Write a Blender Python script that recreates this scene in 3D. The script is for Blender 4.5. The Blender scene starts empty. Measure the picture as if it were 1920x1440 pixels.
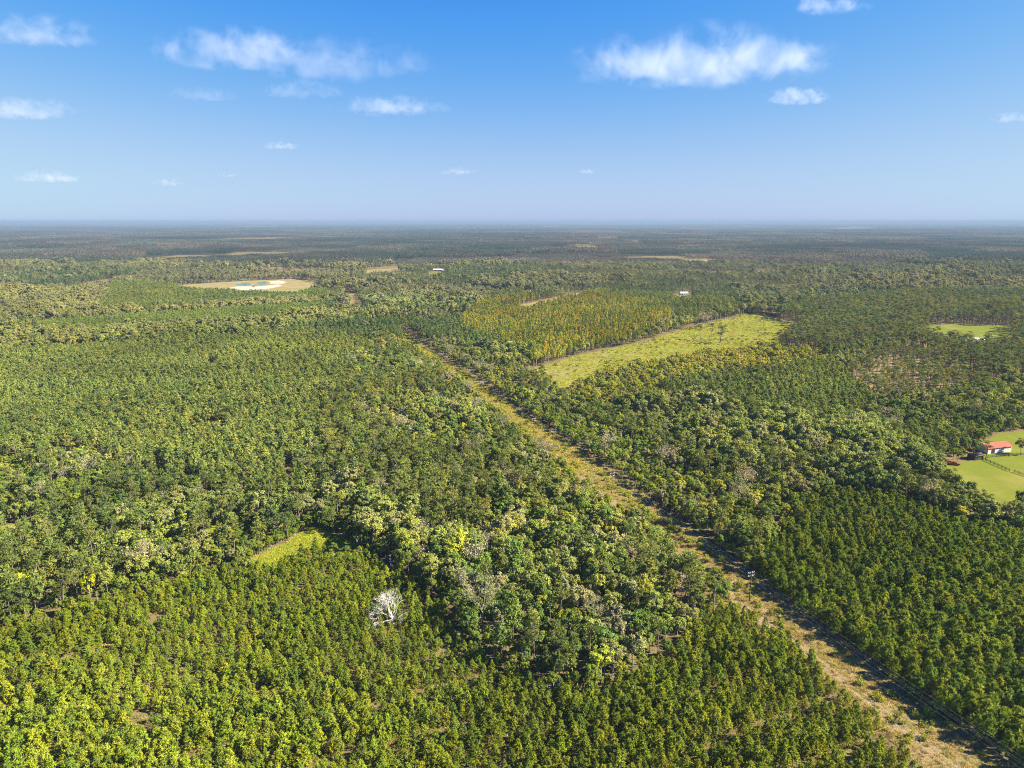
import bpy, math, random
import numpy as np
from mathutils import Vector, Matrix

# ------------------------------------------------------------------ camera, sky, sun, exposure
SC = bpy.context.scene
COL = SC.collection
F, CX, CY, H = 1333.33, 960.0, 720.0, 120.0          # focal length and centre in pixels of a 1920x1440 frame, flying height
TH = math.atan(305 / F)                               # downward tilt that puts the horizon where it is
cam_d = bpy.data.cameras.new('camera')
cam_d.sensor_width = 36.0
cam_d.lens = 36.0 * F / 1920
cam_d.clip_start = 0.5
cam_d.clip_end = 200000
cam = bpy.data.objects.new('camera', cam_d)
cam.location = (0, 0, H)
cam.rotation_euler = (math.pi / 2 - TH, 0, 0)
COL.objects.link(cam)
SC.camera = cam

SUN_EL, SUN_AZ = math.radians(37), math.radians(97)   # azimuth clockwise from the view direction (+Y)
world = bpy.data.worlds.new('World')
SC.world = world
world.use_nodes = True
wn, wl = world.node_tree.nodes, world.node_tree.links
bg = wn['Background']
sky = wn.new('ShaderNodeTexSky')
sky.sky_type = 'NISHITA'
sky.sun_disc = False
sky.sun_elevation = SUN_EL
sky.sun_rotation = SUN_AZ
sky.altitude = 0
sky.air_density = 1.0
sky.dust_density = 0.3
sky.ozone_density = 3.0
sep = wn.new('ShaderNodeSeparateColor')                # grade of the whole sky, channel by channel
com = wn.new('ShaderNodeCombineColor')
wl.new(sky.outputs[0], sep.inputs[0])
EXPO = 1.9
def wmath(op, x, y):
    q = wn.new('ShaderNodeMath')
    q.operation = op
    for k, v in enumerate((x, y)):
        if isinstance(v, float): q.inputs[k].default_value = v
        else: wl.new(v, q.inputs[k])
    return q.outputs[0]
SK = 1.0 / (0.1 * 2 ** EXPO)
rp = wmath('POWER', sep.outputs[0], 3.2)
wl.new(wmath('MULTIPLY', wmath('DIVIDE', rp, wmath('ADD', rp, 31.4)), 0.55 * SK), com.inputs[0])
gpw = wmath('POWER', sep.outputs[1], 1.7)
wl.new(wmath('MULTIPLY', wmath('DIVIDE', gpw, wmath('ADD', gpw, 11.66)), 1.01 * SK), com.inputs[1])
wl.new(wmath('MULTIPLY', wmath('POWER', sep.outputs[2], 0.11), 0.739 * SK), com.inputs[2])
wl.new(com.outputs[0], bg.inputs['Color'])
bg.inputs['Strength'].default_value = 0.1

sun_d = bpy.data.lights.new('sun', 'SUN')
sun_d.energy = 5.0
sun_d.angle = math.radians(0.5)
sun_d.color = (1.0, 0.92, 0.77)
sun = bpy.data.objects.new('sun', sun_d)
S = Vector((math.sin(SUN_AZ) * math.cos(SUN_EL), math.cos(SUN_AZ) * math.cos(SUN_EL), math.sin(SUN_EL)))
sun.rotation_euler = S.to_track_quat('Z', 'Y').to_euler()
sun.location = (0, 0, 400)
COL.objects.link(sun)

vs = SC.view_settings
vs.view_transform = 'Standard'
vs.look = 'None'
vs.gamma = 1.0
vs.use_curve_mapping = False
vs.exposure = EXPO
cy = SC.cycles
cy.max_bounces = 6
cy.diffuse_bounces = 2
cy.glossy_bounces = 2
cy.transmission_bounces = 3
cy.volume_bounces = 1
cy.transparent_max_bounces = 8
cy.filter_width = 1.0
cy.use_denoising = True
cy.denoising_prefilter = 'NONE'

rng = np.random.default_rng(11)
R = random.Random(5)

# ------------------------------------------------------------------ where a photo pixel meets the ground
def gp(px, py, z=0.0):
    a, b = (px - CX) / F, (CY - py) / F
    dy = math.cos(TH) + b * math.sin(TH)
    dz = -math.sin(TH) + b * math.cos(TH)
    t = (z - H) / dz
    return (a * t, dy * t)

def to_px(x, y, z=0.0):
    dep = y * math.cos(TH) - (z - H) * math.sin(TH)
    up = y * math.sin(TH) + (z - H) * math.cos(TH)
    return CX + F * x / dep, CY - F * up / dep

def in_poly(X, Y, P):
    ins = np.zeros(X.shape, bool)
    n = len(P)
    for i in range(n):
        x0, y0 = P[i]
        x1, y1 = P[(i + 1) % n]
        if y0 == y1:
            continue
        c = ((y0 > Y) != (y1 > Y)) & (X < (x1 - x0) * (Y - y0) / (y1 - y0) + x0)
        ins ^= c
    return ins

def vnoise(X, Y, s, seed=0):
    """smooth value noise, 0..1"""
    x, y = X / s + 1000.0, Y / s + 1000.0
    xi, yi = np.floor(x).astype(np.int64), np.floor(y).astype(np.int64)
    fx, fy = x - xi, y - yi
    fx, fy = fx * fx * (3 - 2 * fx), fy * fy * (3 - 2 * fy)
    def h(a, b):
        v = (a * 374761393 + b * 668265263 + seed * 982451653) & 0x7fffffff
        v = ((v ^ (v >> 13)) * 1274126177) & 0x7fffffff
        return ((v ^ (v >> 16)) & 0xffff) / 65535.0
    return (h(xi, yi) * (1 - fx) + h(xi + 1, yi) * fx) * (1 - fy) + (h(xi, yi + 1) * (1 - fx) + h(xi + 1, yi + 1) * fx) * fy

def parcel(X, Y, s, seed=0):
    """patchwork of stands: three random numbers for the stand a point lies in, and how near its border is"""
    wx = X + (vnoise(X, Y, s * .35, seed + 5) - .5) * s * .35
    wy = Y + (vnoise(X, Y, s * .35, seed + 6) - .5) * s * .35
    gx, gy = np.floor(wx / s).astype(np.int64), np.floor(wy / s).astype(np.int64)
    best = np.full(X.shape, 1e18); sec = np.full(X.shape, 1e18)
    hid = np.zeros(X.shape, np.int64)
    def h(a, b, k):
        v = (a * 73856093 + b * 19349663 + (seed * 31 + k) * 83492791) & 0x7fffffff
        v = ((v ^ (v >> 13)) * 1274126177) & 0x7fffffff
        return ((v ^ (v >> 16)) & 0xffff) / 65535.0
    for i in (-1, 0, 1):
        for j in (-1, 0, 1):
            cx, cyy = gx + i, gy + j
            d = np.hypot((cx + h(cx, cyy, 1)) * s - wx, (cyy + h(cx, cyy, 2)) * s - wy)
            nb = d < best
            sec = np.where(nb, best, np.minimum(sec, d))
            hid = np.where(nb, (cx * 7919 + cyy * 104729), hid)
            best = np.where(nb, d, best)
    return h(hid, hid * 0 + 3, 3), h(hid, hid * 0 + 4, 4), h(hid, hid * 0 + 5, 5), (sec - best) / 2

# ------------------------------------------------------------------ the plan of the place (photo pixels on the ground)
CLEAR = {
    'row': [(2100, 1600), (1990, 1510), (1880, 1425), (1740, 1325), (1640, 1252), (1530, 1172), (1445, 1105), (1340, 1028), (1215, 932), (1110, 857), (1035, 808),
            (935, 740), (866, 690), (806, 655), (780, 633), (762, 622), (744, 622), (752, 640), (788, 667), (834, 697), (879, 736), (949, 795), (1024, 859), (1108, 926),
            (1203, 1001), (1302, 1082), (1380, 1150), (1450, 1187), (1513, 1241), (1576, 1304), (1658, 1378), (1722, 1433), (1890, 1590)],
    'gap': [(646, 548), (668, 550), (686, 592), (652, 592)],
    'field': [(972, 706), (1005, 690), (1080, 668), (1200, 643), (1300, 612), (1380, 595), (1400, 588), (1440, 592), (1500, 608), (1494, 632), (1470, 646), (1448, 660), (1420, 656), (1396, 668), (1372, 664), (1350, 674), (1318, 668), (1296, 680), (1262, 678), (1236, 692), (1200, 690), (1172, 706), (1140, 704), (1116, 722), (1086, 726), (1064, 750), (1040, 742), (1008, 718)],
    'pasture': [(1762, 874), (1832, 863), (1840, 856), (1833, 845), (1842, 828), (1870, 815), (1920, 808), (2050, 798), (2050, 945), (1925, 950), (1885, 985), (1840, 968), (1790, 930), (1755, 895)],
    'strip': [(470, 1050), (500, 1034), (535, 1018), (566, 996), (586, 988), (610, 994), (640, 1006), (674, 1016), (664, 1046), (628, 1042), (594, 1032), (576, 1038), (548, 1056), (496, 1078), (476, 1080)],
    'pit': [(330, 539), (345, 534), (420, 529), (500, 525), (560, 523), (588, 528), (606, 534), (596, 546), (560, 560), (520, 561), (440, 555), (370, 552), (335, 550)],
    'meadow_a': [(684, 506), (748, 503), (752, 515), (690, 517)],
    'meadow_b': [(801, 512), (836, 509), (844, 525), (805, 527)],
    'meadow_c': [(968, 582), (976, 572), (1035, 560), (1090, 548), (1106, 550), (1095, 562), (1040, 574), (990, 590)],
    'meadow_d': [(1270, 488), (1340, 486), (1350, 496), (1280, 499)],
    'meadow_e': [(1256, 553), (1294, 549), (1302, 567), (1268, 570)],
    'meadow_f': [(1730, 613), (1800, 607), (1855, 612), (1898, 608), (1896, 668), (1842, 662), (1742, 648)],
    'meadow_g': [(1070, 461), (1128, 461), (1126, 470), (1076, 470)],
    'glade_a': [(385, 690), (408, 683), (410, 696), (392, 706)],
    'glade_b': [(350, 806), (420, 802), (425, 820), (352, 822)],
    'glade_c': [(0, 985), (75, 978), (85, 996), (0, 1012)],
    'glade_d': [(528, 885), (548, 880), (556, 925), (535, 930)],
}
ZONES = [
    ('young_a', [(-500, 1230), (0, 1190), (100, 1165), (210, 1130), (330, 1105), (400, 1082), (474, 1080), (496, 1079), (548, 1057), (576, 1039), (594, 1033), (628, 1043), (664, 1047), (674, 1020), (705, 1045), (780, 1095), (850, 1155), (880, 1205),
                 (950, 1258), (1040, 1300), (1120, 1300), (1200, 1270), (1270, 1215), (1310, 1180), (1360, 1135), (1460, 1190), (1590, 1310), (1960, 1700), (-900, 1700)]),
    ('young_b', [(1400, 1090), (1470, 1012), (1500, 958), (1560, 938), (1640, 940), (1740, 965), (1830, 990), (1920, 1015), (2200, 1080), (2700, 1700), (2000, 1700)]),
    ('pine_d', [(-600, 720), (0, 675), (300, 652), (640, 628), (700, 650), (655, 705), (620, 765), (600, 835), (565, 890), (600, 935), (540, 955), (400, 935), (300, 885), (150, 850), (0, 872), (-600, 950)]),
    ('pine_bright', [(75, 612), (250, 598), (640, 573), (645, 590), (400, 614), (80, 636)]),
    ('pine_d', [(212, 537), (345, 538), (520, 558), (500, 574), (180, 597)]),
    ('pine_d', [(460, 550), (640, 556), (640, 566), (520, 572)]),
    ('orange', [(862, 622), (880, 590), (920, 572), (1000, 566), (1100, 553), (1240, 585), (1262, 602), (1200, 640), (1085, 666), (1012, 688), (960, 664), (900, 642)]),
    ('pine_f', [(1245, 738), (1350, 716), (1560, 690), (1650, 770), (1580, 805), (1400, 792), (1262, 765)]),
    ('open', [(1540, 738), (1640, 668), (1700, 662), (1800, 688), (1850, 722), (1760, 755), (1640, 768), (1560, 760)]),
    ('pine_tall', [(1430, 612), (1500, 585), (1700, 560), (2400, 560), (2400, 700), (1860, 720), (1700, 662), (1560, 668), (1460, 660)]),
    ('pine_e', [(1100, 552), (1260, 560), (1400, 575), (1395, 590), (1290, 612), (1245, 585)]),
    ('scrub', [(1030, 740), (1062, 740), (1130, 700), (1300, 662), (1440, 640), (1500, 640), (1560, 690), (1350, 716), (1245, 738), (1240, 765), (1120, 775)]),
]
Z_IDS = ['clear', 'young_a', 'young_b', 'pine_d', 'pine_bright', 'orange', 'pine_f', 'open', 'pine_tall', 'pine_e', 'scrub', 'mixed']

def zone_of(X, Y):
    PX, PY = to_px(X, Y)
    z = np.full(X.shape, len(Z_IDS) - 1, int)
    for nm, P in reversed(ZONES):
        z[in_poly(PX, PY, P)] = Z_IDS.index(nm)
    for P in CLEAR.values():
        z[in_poly(PX, PY, P)] = 0
    return z

# ------------------------------------------------------------------ materials
def new_mat(name):
    m = bpy.data.materials.new(name)
    m.use_nodes = True
    nt = m.node_tree
    nt.nodes.clear()
    out = nt.nodes.new('ShaderNodeOutputMaterial')
    return m, nt, out

def noise_node(nt, scale, detail=5, rough=0.6, coord='Object'):
    tc = nt.nodes.new('ShaderNodeTexCoord')
    n = nt.nodes.new('ShaderNodeTexNoise')
    n.inputs['Scale'].default_value = scale
    n.inputs['Detail'].default_value = detail
    n.inputs['Roughness'].default_value = rough
    nt.links.new(tc.outputs[coord], n.inputs['Vector'])
    return n

def ramp_node(nt, fac, stops):
    r = nt.nodes.new('ShaderNodeValToRGB')
    e = r.color_ramp.elements
    while len(e) < len(stops):
        e.new(0.5)
    for el, (p, c) in zip(e, stops):
        el.position = p
        el.color = (*c, 1)
    nt.links.new(fac, r.inputs['Fac'])
    return r

def mix_rgb(nt, kind, fac, a, b):
    m = nt.nodes.new('ShaderNodeMix')
    m.data_type = 'RGBA'
    m.blend_type = kind
    for sock, v in ((m.inputs['Factor'], fac), (m.inputs[6], a), (m.inputs[7], b)):
        if isinstance(v, (int, float)):
            sock.default_value = v
        elif isinstance(v, tuple):
            sock.default_value = (*v, 1)
        else:
            nt.links.new(v, sock)
    return m.outputs[2]

def leaf_mat(name, trans=0.28):
    """leaf colour: 'tint' of each tree times the leaf's own small variation"""
    m, nt, out = new_mat(name)
    at = nt.nodes.new('ShaderNodeAttribute')
    at.attribute_type = 'INSTANCER'
    at.attribute_name = 'tint'
    fv = nt.nodes.new('ShaderNodeAttribute')
    fv.attribute_type = 'GEOMETRY'
    fv.attribute_name = 'leaf'
    col = mix_rgb(nt, 'MULTIPLY', 1.0, at.outputs['Color'], fv.outputs['Color'])
    d = nt.nodes.new('ShaderNodeBsdfDiffuse')
    t = nt.nodes.new('ShaderNodeBsdfTranslucent')
    nt.links.new(col, d.inputs['Color'])
    tcol = mix_rgb(nt, 'MULTIPLY', 1.0, col, (1.15, 1.1, 0.6))
    nt.links.new(tcol, t.inputs['Color'])
    ms = nt.nodes.new('ShaderNodeMixShader')
    ms.inputs[0].default_value = trans
    nt.links.new(d.outputs[0], ms.inputs[1])
    nt.links.new(t.outputs[0], ms.inputs[2])
    nt.links.new(ms.outputs[0], out.inputs['Surface'])
    return m

def plain_mat(name, c0, c1, scale=3.0, rough=0.85, spec=0.2, detail=5):
    m, nt, out = new_mat(name)
    n = noise_node(nt, scale, detail)
    r = ramp_node(nt, n.outputs['Fac'], [(0.3, c0), (0.7, c1)])
    b = nt.nodes.new('ShaderNodeBsdfPrincipled')
    nt.links.new(r.outputs['Color'], b.inputs['Base Color'])
    b.inputs['Roughness'].default_value = rough
    b.inputs['Specular IOR Level'].default_value = spec
    nt.links.new(b.outputs[0], out.inputs['Surface'])
    return m

def ground_mat(name, stops_big, stops_small, s_big, s_small, bump=0.3):
    m, nt, out = new_mat(name)
    n1 = noise_node(nt, s_big, 6, 0.65)
    n2 = noise_node(nt, s_small, 6, 0.7)
    r1 = ramp_node(nt, n1.outputs['Fac'], stops_big)
    r2 = ramp_node(nt, n2.outputs['Fac'], stops_small)
    col = mix_rgb(nt, 'MULTIPLY', 0.8, r1.outputs['Color'], r2.outputs['Color'])
    col = mix_rgb(nt, 'MULTIPLY', 1.0, col, (.82, .82, .82))
    b = nt.nodes.new('ShaderNodeBsdfDiffuse')
    nt.links.new(col, b.inputs['Color'])
    bp = nt.nodes.new('ShaderNodeBump')
    bp.inputs['Strength'].default_value = bump
    bp.inputs['Distance'].default_value = 0.4
    nt.links.new(n2.outputs['Fac'], bp.inputs['Height'])
    nt.links.new(bp.outputs[0], b.inputs['Normal'])
    nt.links.new(b.outputs[0], out.inputs['Surface'])
    return m

M_LEAF = leaf_mat('leaf')
M_BARK = plain_mat('bark', (0.10, 0.075, 0.055), (0.20, 0.16, 0.12), 2.0)
M_PALEBARK = plain_mat('pale_bark', (0.19, 0.17, 0.145), (0.33, 0.30, 0.26), 1.5)
M_DEADWOOD = plain_mat('dead_wood', (0.36, 0.33, 0.29), (0.58, 0.54, 0.49), 1.2)
M_GROUND = ground_mat('forest_floor', [(0.3, (0.13, 0.085, 0.04)), (0.5, (0.21, 0.16, 0.075)), (0.7, (0.15, 0.15, 0.045))],
                      [(0.3, (0.55, 0.55, 0.55)), (0.7, (1.1, 1.05, 1.0))], 0.05, 0.9)
M_ROW = ground_mat('dry_grass', [(0.30, (0.22, 0.15, 0.085)), (0.45, (0.29, 0.21, 0.10)), (0.55, (0.23, 0.185, 0.06)), (0.70, (0.30, 0.22, 0.13))],
                   [(0.32, (0.5, 0.5, 0.45)), (0.55, (1.0, 1.0, 1.0)), (0.7, (1.2, 1.15, 1.1))], 0.06, 1.2, 0.8)
M_FIELD = ground_mat('field_grass', [(0.30, (0.20, 0.21, 0.045)), (0.48, (0.24, 0.235, 0.05)), (0.62, (0.27, 0.225, 0.09)), (0.75, (0.30, 0.24, 0.13))],
                     [(0.35, (0.6, 0.65, 0.5)), (0.6, (1.05, 1.0, 1.0))], 0.014, 0.35, 0.8)
M_LAWN = ground_mat('lawn', [(0.32, (0.160, 0.180, 0.024)), (0.5, (0.145, 0.170, 0.022)), (0.68, (0.215, 0.200, 0.045))],
                    [(0.3, (0.85, 0.88, 0.8)), (0.7, (1.05, 1.02, 1.0))], 0.03, 0.5, 0.2)
M_MEADOW = ground_mat('meadow', [(0.3, (0.21, 0.19, 0.055)), (0.6, (0.27, 0.215, 0.09))], [(0.3, (0.8, 0.8, 0.8)), (0.7, (1.1, 1.1, 1.1))], 0.02, 0.2)
M_SAND = ground_mat('sand', [(0.32, (0.24, 0.17, 0.085)), (0.48, (0.29, 0.23, 0.105)), (0.58, (0.22, 0.20, 0.06)), (0.72, (0.36, 0.29, 0.18))],
                    [(0.3, (0.8, 0.8, 0.8)), (0.7, (1.1, 1.1, 1.1))], 0.012, 0.08)
M_PALESAND = ground_mat('pale_sand', [(0.3, (0.40, 0.35, 0.26)), (0.7, (0.50, 0.45, 0.36))], [(0.3, (0.85, 0.85, 0.85)), (0.7, (1.05, 1.05, 1.05))], 0.02, 0.2)
M_DIRT = ground_mat('dirt', [(0.3, (0.24, 0.17, 0.11)), (0.7, (0.34, 0.26, 0.17))], [(0.3, (0.7, 0.7, 0.7)), (0.7, (1.1, 1.1, 1.1))], 0.3, 2.0)
M_LITTER = ground_mat('leaf_litter', [(0.3, (0.21, 0.15, 0.085)), (0.7, (0.28, 0.21, 0.115))], [(0.3, (0.6, 0.6, 0.55)), (0.7, (1.1, 1.1, 1.1))], 0.05, 0.5)

# ------------------------------------------------------------------ mesh helpers
def tag(o, label=None, cat=None, group=None, kind=None):
    if label: o['label'] = label
    if cat: o['category'] = cat
    if group: o['group'] = group
    if kind: o['kind'] = kind
    return o

def link(name, data, parent=None, loc=None, rotz=0.0):
    o = bpy.data.objects.new(name, data)
    COL.objects.link(o)
    if parent: o.parent = parent
    if loc is not None: o.location = loc
    if rotz: o.rotation_euler = (0, 0, rotz)
    return o

def empty(name, loc, rotz=0.0):
    o = link(name, None, None, loc, rotz)
    o.empty_display_size = 0.5
    return o

class MB:
    """collects faces; .leaf holds a small colour factor for each face"""
    def __init__(self):
        self.v, self.f, self.c, self.m = [], [], [], []
    def add(self, verts, faces, col=(1, 1, 1), mat=0):
        o = len(self.v)
        self.v.extend([tuple(p) for p in verts])
        for f in faces:
            self.f.append(tuple(i + o for i in f))
            self.c.append(col)
            self.m.append(mat)
    def box(self, x0, x1, y0, y1, z0, z1):
        self.add([(x0, y0, z0), (x1, y0, z0), (x1, y1, z0), (x0, y1, z0), (x0, y0, z1), (x1, y0, z1), (x1, y1, z1), (x0, y1, z1)],
                 [(0, 3, 2, 1), (4, 5, 6, 7), (0, 1, 5, 4), (1, 2, 6, 5), (2, 3, 7, 6), (3, 0, 4, 7)])
    def tube(self, pts, rad, n=5, mat=0, col=(1, 1, 1)):
        rings = []
        for i, p in enumerate(pts):
            a = Vector(pts[max(i - 1, 0)])
            b = Vector(pts[min(i + 1, len(pts) - 1)])
            d = (b - a).normalized()
            u = d.cross(Vector((0.3, 0.9, 0.15))).normalized()
            w = d.cross(u)
            rings.append([Vector(p) + (u * math.cos(2 * math.pi * k / n) + w * math.sin(2 * math.pi * k / n)) * rad[i] for k in range(n)])
        vs_ = [q for r in rings for q in r]
        fs = []
        for i in range(len(pts) - 1):
            for k in range(n):
                fs.append((i * n + k, i * n + (k + 1) % n, (i + 1) * n + (k + 1) % n, (i + 1) * n + k))
        fs.append(tuple(range((len(pts) - 1) * n, len(pts) * n)))
        fs.append(tuple(reversed(range(n))))
        self.add(vs_, fs, col, mat)
    def mesh(self, name, mats):
        me = bpy.data.meshes.new(name)
        me.from_pydata(self.v, [], self.f)
        for m in mats:
            me.materials.append(m)
        me.polygons.foreach_set('material_index', self.m)
        at = me.attributes.new('leaf', 'FLOAT_COLOR', 'FACE')
        at.data.foreach_set('color', np.c_[np.array(self.c, np.float32), np.ones(len(self.c), np.float32)].ravel())
        me.update()
        return me
    def build(self, name, mat, parent=None, loc=None, rotz=0.0):
        return link(name, self.mesh(name, [mat]), parent, loc, rotz)

def join_mb(a, b):
    r = MB()
    r.v = a.v + b.v
    o = len(a.v)
    r.f = a.f + [tuple(i + o for i in f) for f in b.f]
    r.c = a.c + b.c
    r.m = [0] * len(a.f) + [1] * len(b.f)
    return r

def unit(v):
    return v / np.maximum(np.linalg.norm(v, axis=-1, keepdims=True), 1e-6)

def blades(mb, g, c, axis, L, W, var=0.22, quad=False, face=None):
    """thin leaf faces: c base points, axis directions"""
    n = len(c)
    axis = unit(axis)
    nd = unit(g.normal(size=(n, 3)))
    if face is not None:                       # leaves lie mostly like shingles over their clump
        nd = unit(unit(face) + nd * .55)
        axis = unit(axis - nd * (axis * nd).sum(1, keepdims=True) * .75)
    side = unit(np.cross(axis, nd))
    L = L * g.uniform(0.7, 1.3, (n, 1))
    W = W * g.uniform(0.7, 1.3, (n, 1))
    p0, p1 = c - side * W / 2, c + side * W / 2
    tip = c + axis * L
    o = len(mb.v)
    if quad:
        p0, p1 = c + axis * L * .45 - side * W / 2, c + axis * L * .55 + side * W / 2
        V = np.stack([c, p1, tip, p0], 1).reshape(-1, 3)
        mb.f.extend([(o + 4 * i, o + 4 * i + 1, o + 4 * i + 2, o + 4 * i + 3) for i in range(n)])
    else:
        V = np.stack([p0, p1, tip], 1).reshape(-1, 3)
        mb.f.extend([(o + 3 * i, o + 3 * i + 1, o + 3 * i + 2) for i in range(n)])
    mb.v.extend(map(tuple, V.tolist()))
    k = 1 + g.uniform(-var, var, n)
    w = g.uniform(-0.05, 0.05, n)
    mb.c.extend(zip((k * (1 + w)).tolist(), k.tolist(), (k * (1 - w)).tolist()))
    mb.m.extend([0] * n)

# ------------------------------------------------------------------ the tree forms (trunk and crown of each)
def young_pine_form(seed):
    g = np.random.default_rng(seed)
    h = 5.4 * g.uniform(0.92, 1.1)
    Rm = 1.6 * g.uniform(0.88, 1.15)
    tr, cr = MB(), MB()
    tr.tube([(0, 0, -0.2), (g.normal() * .05, g.normal() * .05, h * .5), (0, 0, h * .93)], [0.10, 0.07, 0.02], 5)
    n = 66
    t = g.uniform(0.10, 1.0, n) ** 0.9
    prof = np.where(t < 0.32, 0.55 + 0.45 * t / 0.32, ((1.02 - t) / 0.70) ** 0.72)
    lob = 1 + 0.22 * np.sin(3 * (np.arange(n) * 2.39996) + g.uniform(0, 6))
    r = Rm * prof * lob * np.sqrt(g.uniform(0.30, 1.0, n))
    a = np.arange(n) * 2.39996 + g.normal(size=n) * .3
    ctr = np.c_[np.cos(a) * r, np.sin(a) * r, t * h * 0.94 + 0.05]
    m = 13
    outw = np.c_[np.cos(a), np.sin(a), np.full(n, 0.85)]
    ax = np.repeat(outw, m, 0) + g.normal(size=(n * m, 3)) * 0.62
    c = np.repeat(ctr, m, 0) + g.normal(size=(n * m, 3)) * 0.10
    blades(cr, g, c, ax, 0.52, 0.21, 0.15, face=np.repeat(outw, m, 0) + g.normal(size=(n * m, 3)) * .5)
    return tr, cr

def pole_pine_form(seed):
    """plantation pine, long bare stem and a rounded crown"""
    g = np.random.default_rng(seed)
    h = 12.5 * g.uniform(0.92, 1.08)
    tr, cr = MB(), MB()
    bend = g.normal(size=2) * .15
    tr.tube([(0, 0, -0.3), (bend[0], bend[1], h * .5), (0, 0, h * .95)], [0.17, 0.13, 0.03], 5)
    n = 46
    t = g.uniform(0.0, 1.0, n)
    prof = np.sin(np.pi * np.clip(0.14 + 0.86 * t, 0, 1)) ** 0.6 * (1.1 - 0.55 * t)
    a = np.arange(n) * 2.39996 + g.normal(size=n) * .4
    r = 2.5 * prof * np.sqrt(g.uniform(0.25, 1, n)) * (1 + .25 * np.sin(2 * a + g.uniform(0, 6)))
    ctr = np.c_[np.cos(a) * r, np.sin(a) * r, h * (0.50 + 0.47 * t)]
    for k in range(7):
        q = ctr[k * 6]
        tr.tube([(0, 0, q[2] - 0.7), tuple(q)], [0.05, 0.02], 3)
    m = 10
    ax = np.repeat(np.c_[np.cos(a), np.sin(a), np.full(n, .9)], m, 0) + g.normal(size=(n * m, 3)) * .75
    c = np.repeat(ctr, m, 0) + g.normal(size=(n * m, 3)) * .2
    blades(cr, g, c, ax, 0.95, 0.44, .14, face=np.repeat(np.c_[np.cos(a), np.sin(a), np.full(n, .8)], m, 0) + g.normal(size=(n * m, 3)) * .45)
    return tr, cr

def tall_pine_form(seed):
    """old pine with clumpy, flat-topped crown"""
    g = np.random.default_rng(seed)
    h = 18.5 * g.uniform(0.9, 1.1)
    tr, cr = MB(), MB()
    lx, ly = g.normal(size=2) * .5
    tr.tube([(0, 0, -0.3), (lx * .4, ly * .4, h * .4), (lx, ly, h * .75), (lx * 1.2, ly * 1.2, h * .96)], [0.28, 0.22, 0.15, 0.04], 6)
    for k in range(15):
        a = k * 2.4 + g.normal() * .4
        t = g.uniform(0.55, 1.0)
        r = (2.9 * (1.15 - t * .75) + .3) * g.uniform(.6, 1.15)
        z = h * (t * .97)
        p = np.array([lx + math.cos(a) * r, ly + math.sin(a) * r, z])
        tr.tube([(lx, ly, z - 1.1), tuple(p)], [0.08, 0.03], 4)
        m = 34
        d = unit(g.normal(size=(m, 3)))
        d[:, 2] = np.abs(d[:, 2]) * .8 - .12
        c = p + d * np.array([1.15, 1.15, .7]) * g.uniform(.4, 1, (m, 1))
        blades(cr, g, c, d + [0, 0, .6] + g.normal(size=(m, 3)) * .4, 0.85, 0.36, .22, face=d + [0, 0, .3])
    return tr, cr

def hardwood_form(seed, h=15.0, Rm=4.3, low=0.26, nclump=26, per=84, leaf=0.60, sparse=1.0):
    g = np.random.default_rng(seed)
    h *= g.uniform(.9, 1.12)
    Rm *= g.uniform(.88, 1.12)
    tr, cr = MB(), MB()
    zc, zr = h * (1 + low) / 2, h * (1 - low) / 2
    tr.tube([(0, 0, -0.3), (g.normal() * .15, g.normal() * .15, h * .3), (g.normal() * .4, g.normal() * .4, h * .62), (0, 0, h * .86)], [0.26, 0.21, 0.13, 0.04], 6)
    d = unit(g.normal(size=(nclump, 3)))
    d[:, 2] = np.where(d[:, 2] < -0.35, -d[:, 2] * .6, d[:, 2])
    lobe = 1 + .28 * np.sin(2 * np.arctan2(d[:, 1], d[:, 0]) + g.uniform(0, 6)) * (1 - np.abs(d[:, 2]))
    rr = g.uniform(.52, 1.02, nclump) * lobe
    P = d * rr[:, None] * np.array([Rm * .82, Rm * .82, zr * .86]) + [0, 0, zc]
    order = np.argsort(-P[:, 2])
    for j, k in enumerate(order):
        p = P[k]
        if j % 4 == 0:
            zb = h * .24 + (p[2] - h * .24) * .4
            tr.tube([(0, 0, zb), tuple(np.array([0, 0, zb]) * .45 + p * .55 + [0, 0, -.3]), tuple(p)], [0.11, 0.07, 0.025], 4)
        m = int(per * g.uniform(.7, 1.3) * sparse)
        q = unit(g.normal(size=(m, 3)))
        cl = g.uniform(.75, 1.25) * 1.5 * Rm / 4.3
        out = unit((p - [0, 0, zc])[None])[0]
        keep = q * .75 + out * .85
        c = p + unit(keep) * cl * g.uniform(.35, 1.0, (m, 1)) * np.array([1, 1, .8])
        blades(cr, g, c, g.normal(size=(m, 3)), leaf, leaf * .82, .1, True, face=keep)
    return tr, cr

def slender_form(seed):
    """narrow autumn tree of the coloured block"""
    g = np.random.default_rng(seed)
    h = 12.0 * g.uniform(.9, 1.1)
    tr, cr = MB(), MB()
    tr.tube([(0, 0, -.3), (g.normal() * .1, g.normal() * .1, h * .5), (0, 0, h * .97)], [.15, .11, .03], 5)
    n = 40
    t = g.uniform(0, 1, n)
    a = np.arange(n) * 2.4
    r = 1.35 * (1.0 - t * .8) * np.sqrt(g.uniform(.2, 1, n))
    ctr = np.c_[np.cos(a) * r, np.sin(a) * r, h * (.34 + .66 * t)]
    m = 9
    ax = np.repeat(np.c_[np.cos(a), np.sin(a), np.full(n, .5)], m, 0) + g.normal(size=(n * m, 3)) * .8
    blades(cr, g, np.repeat(ctr, m, 0) + g.normal(size=(n * m, 3)) * .2, ax, .72, .42, .25, True, face=ax)
    return tr, cr

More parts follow.
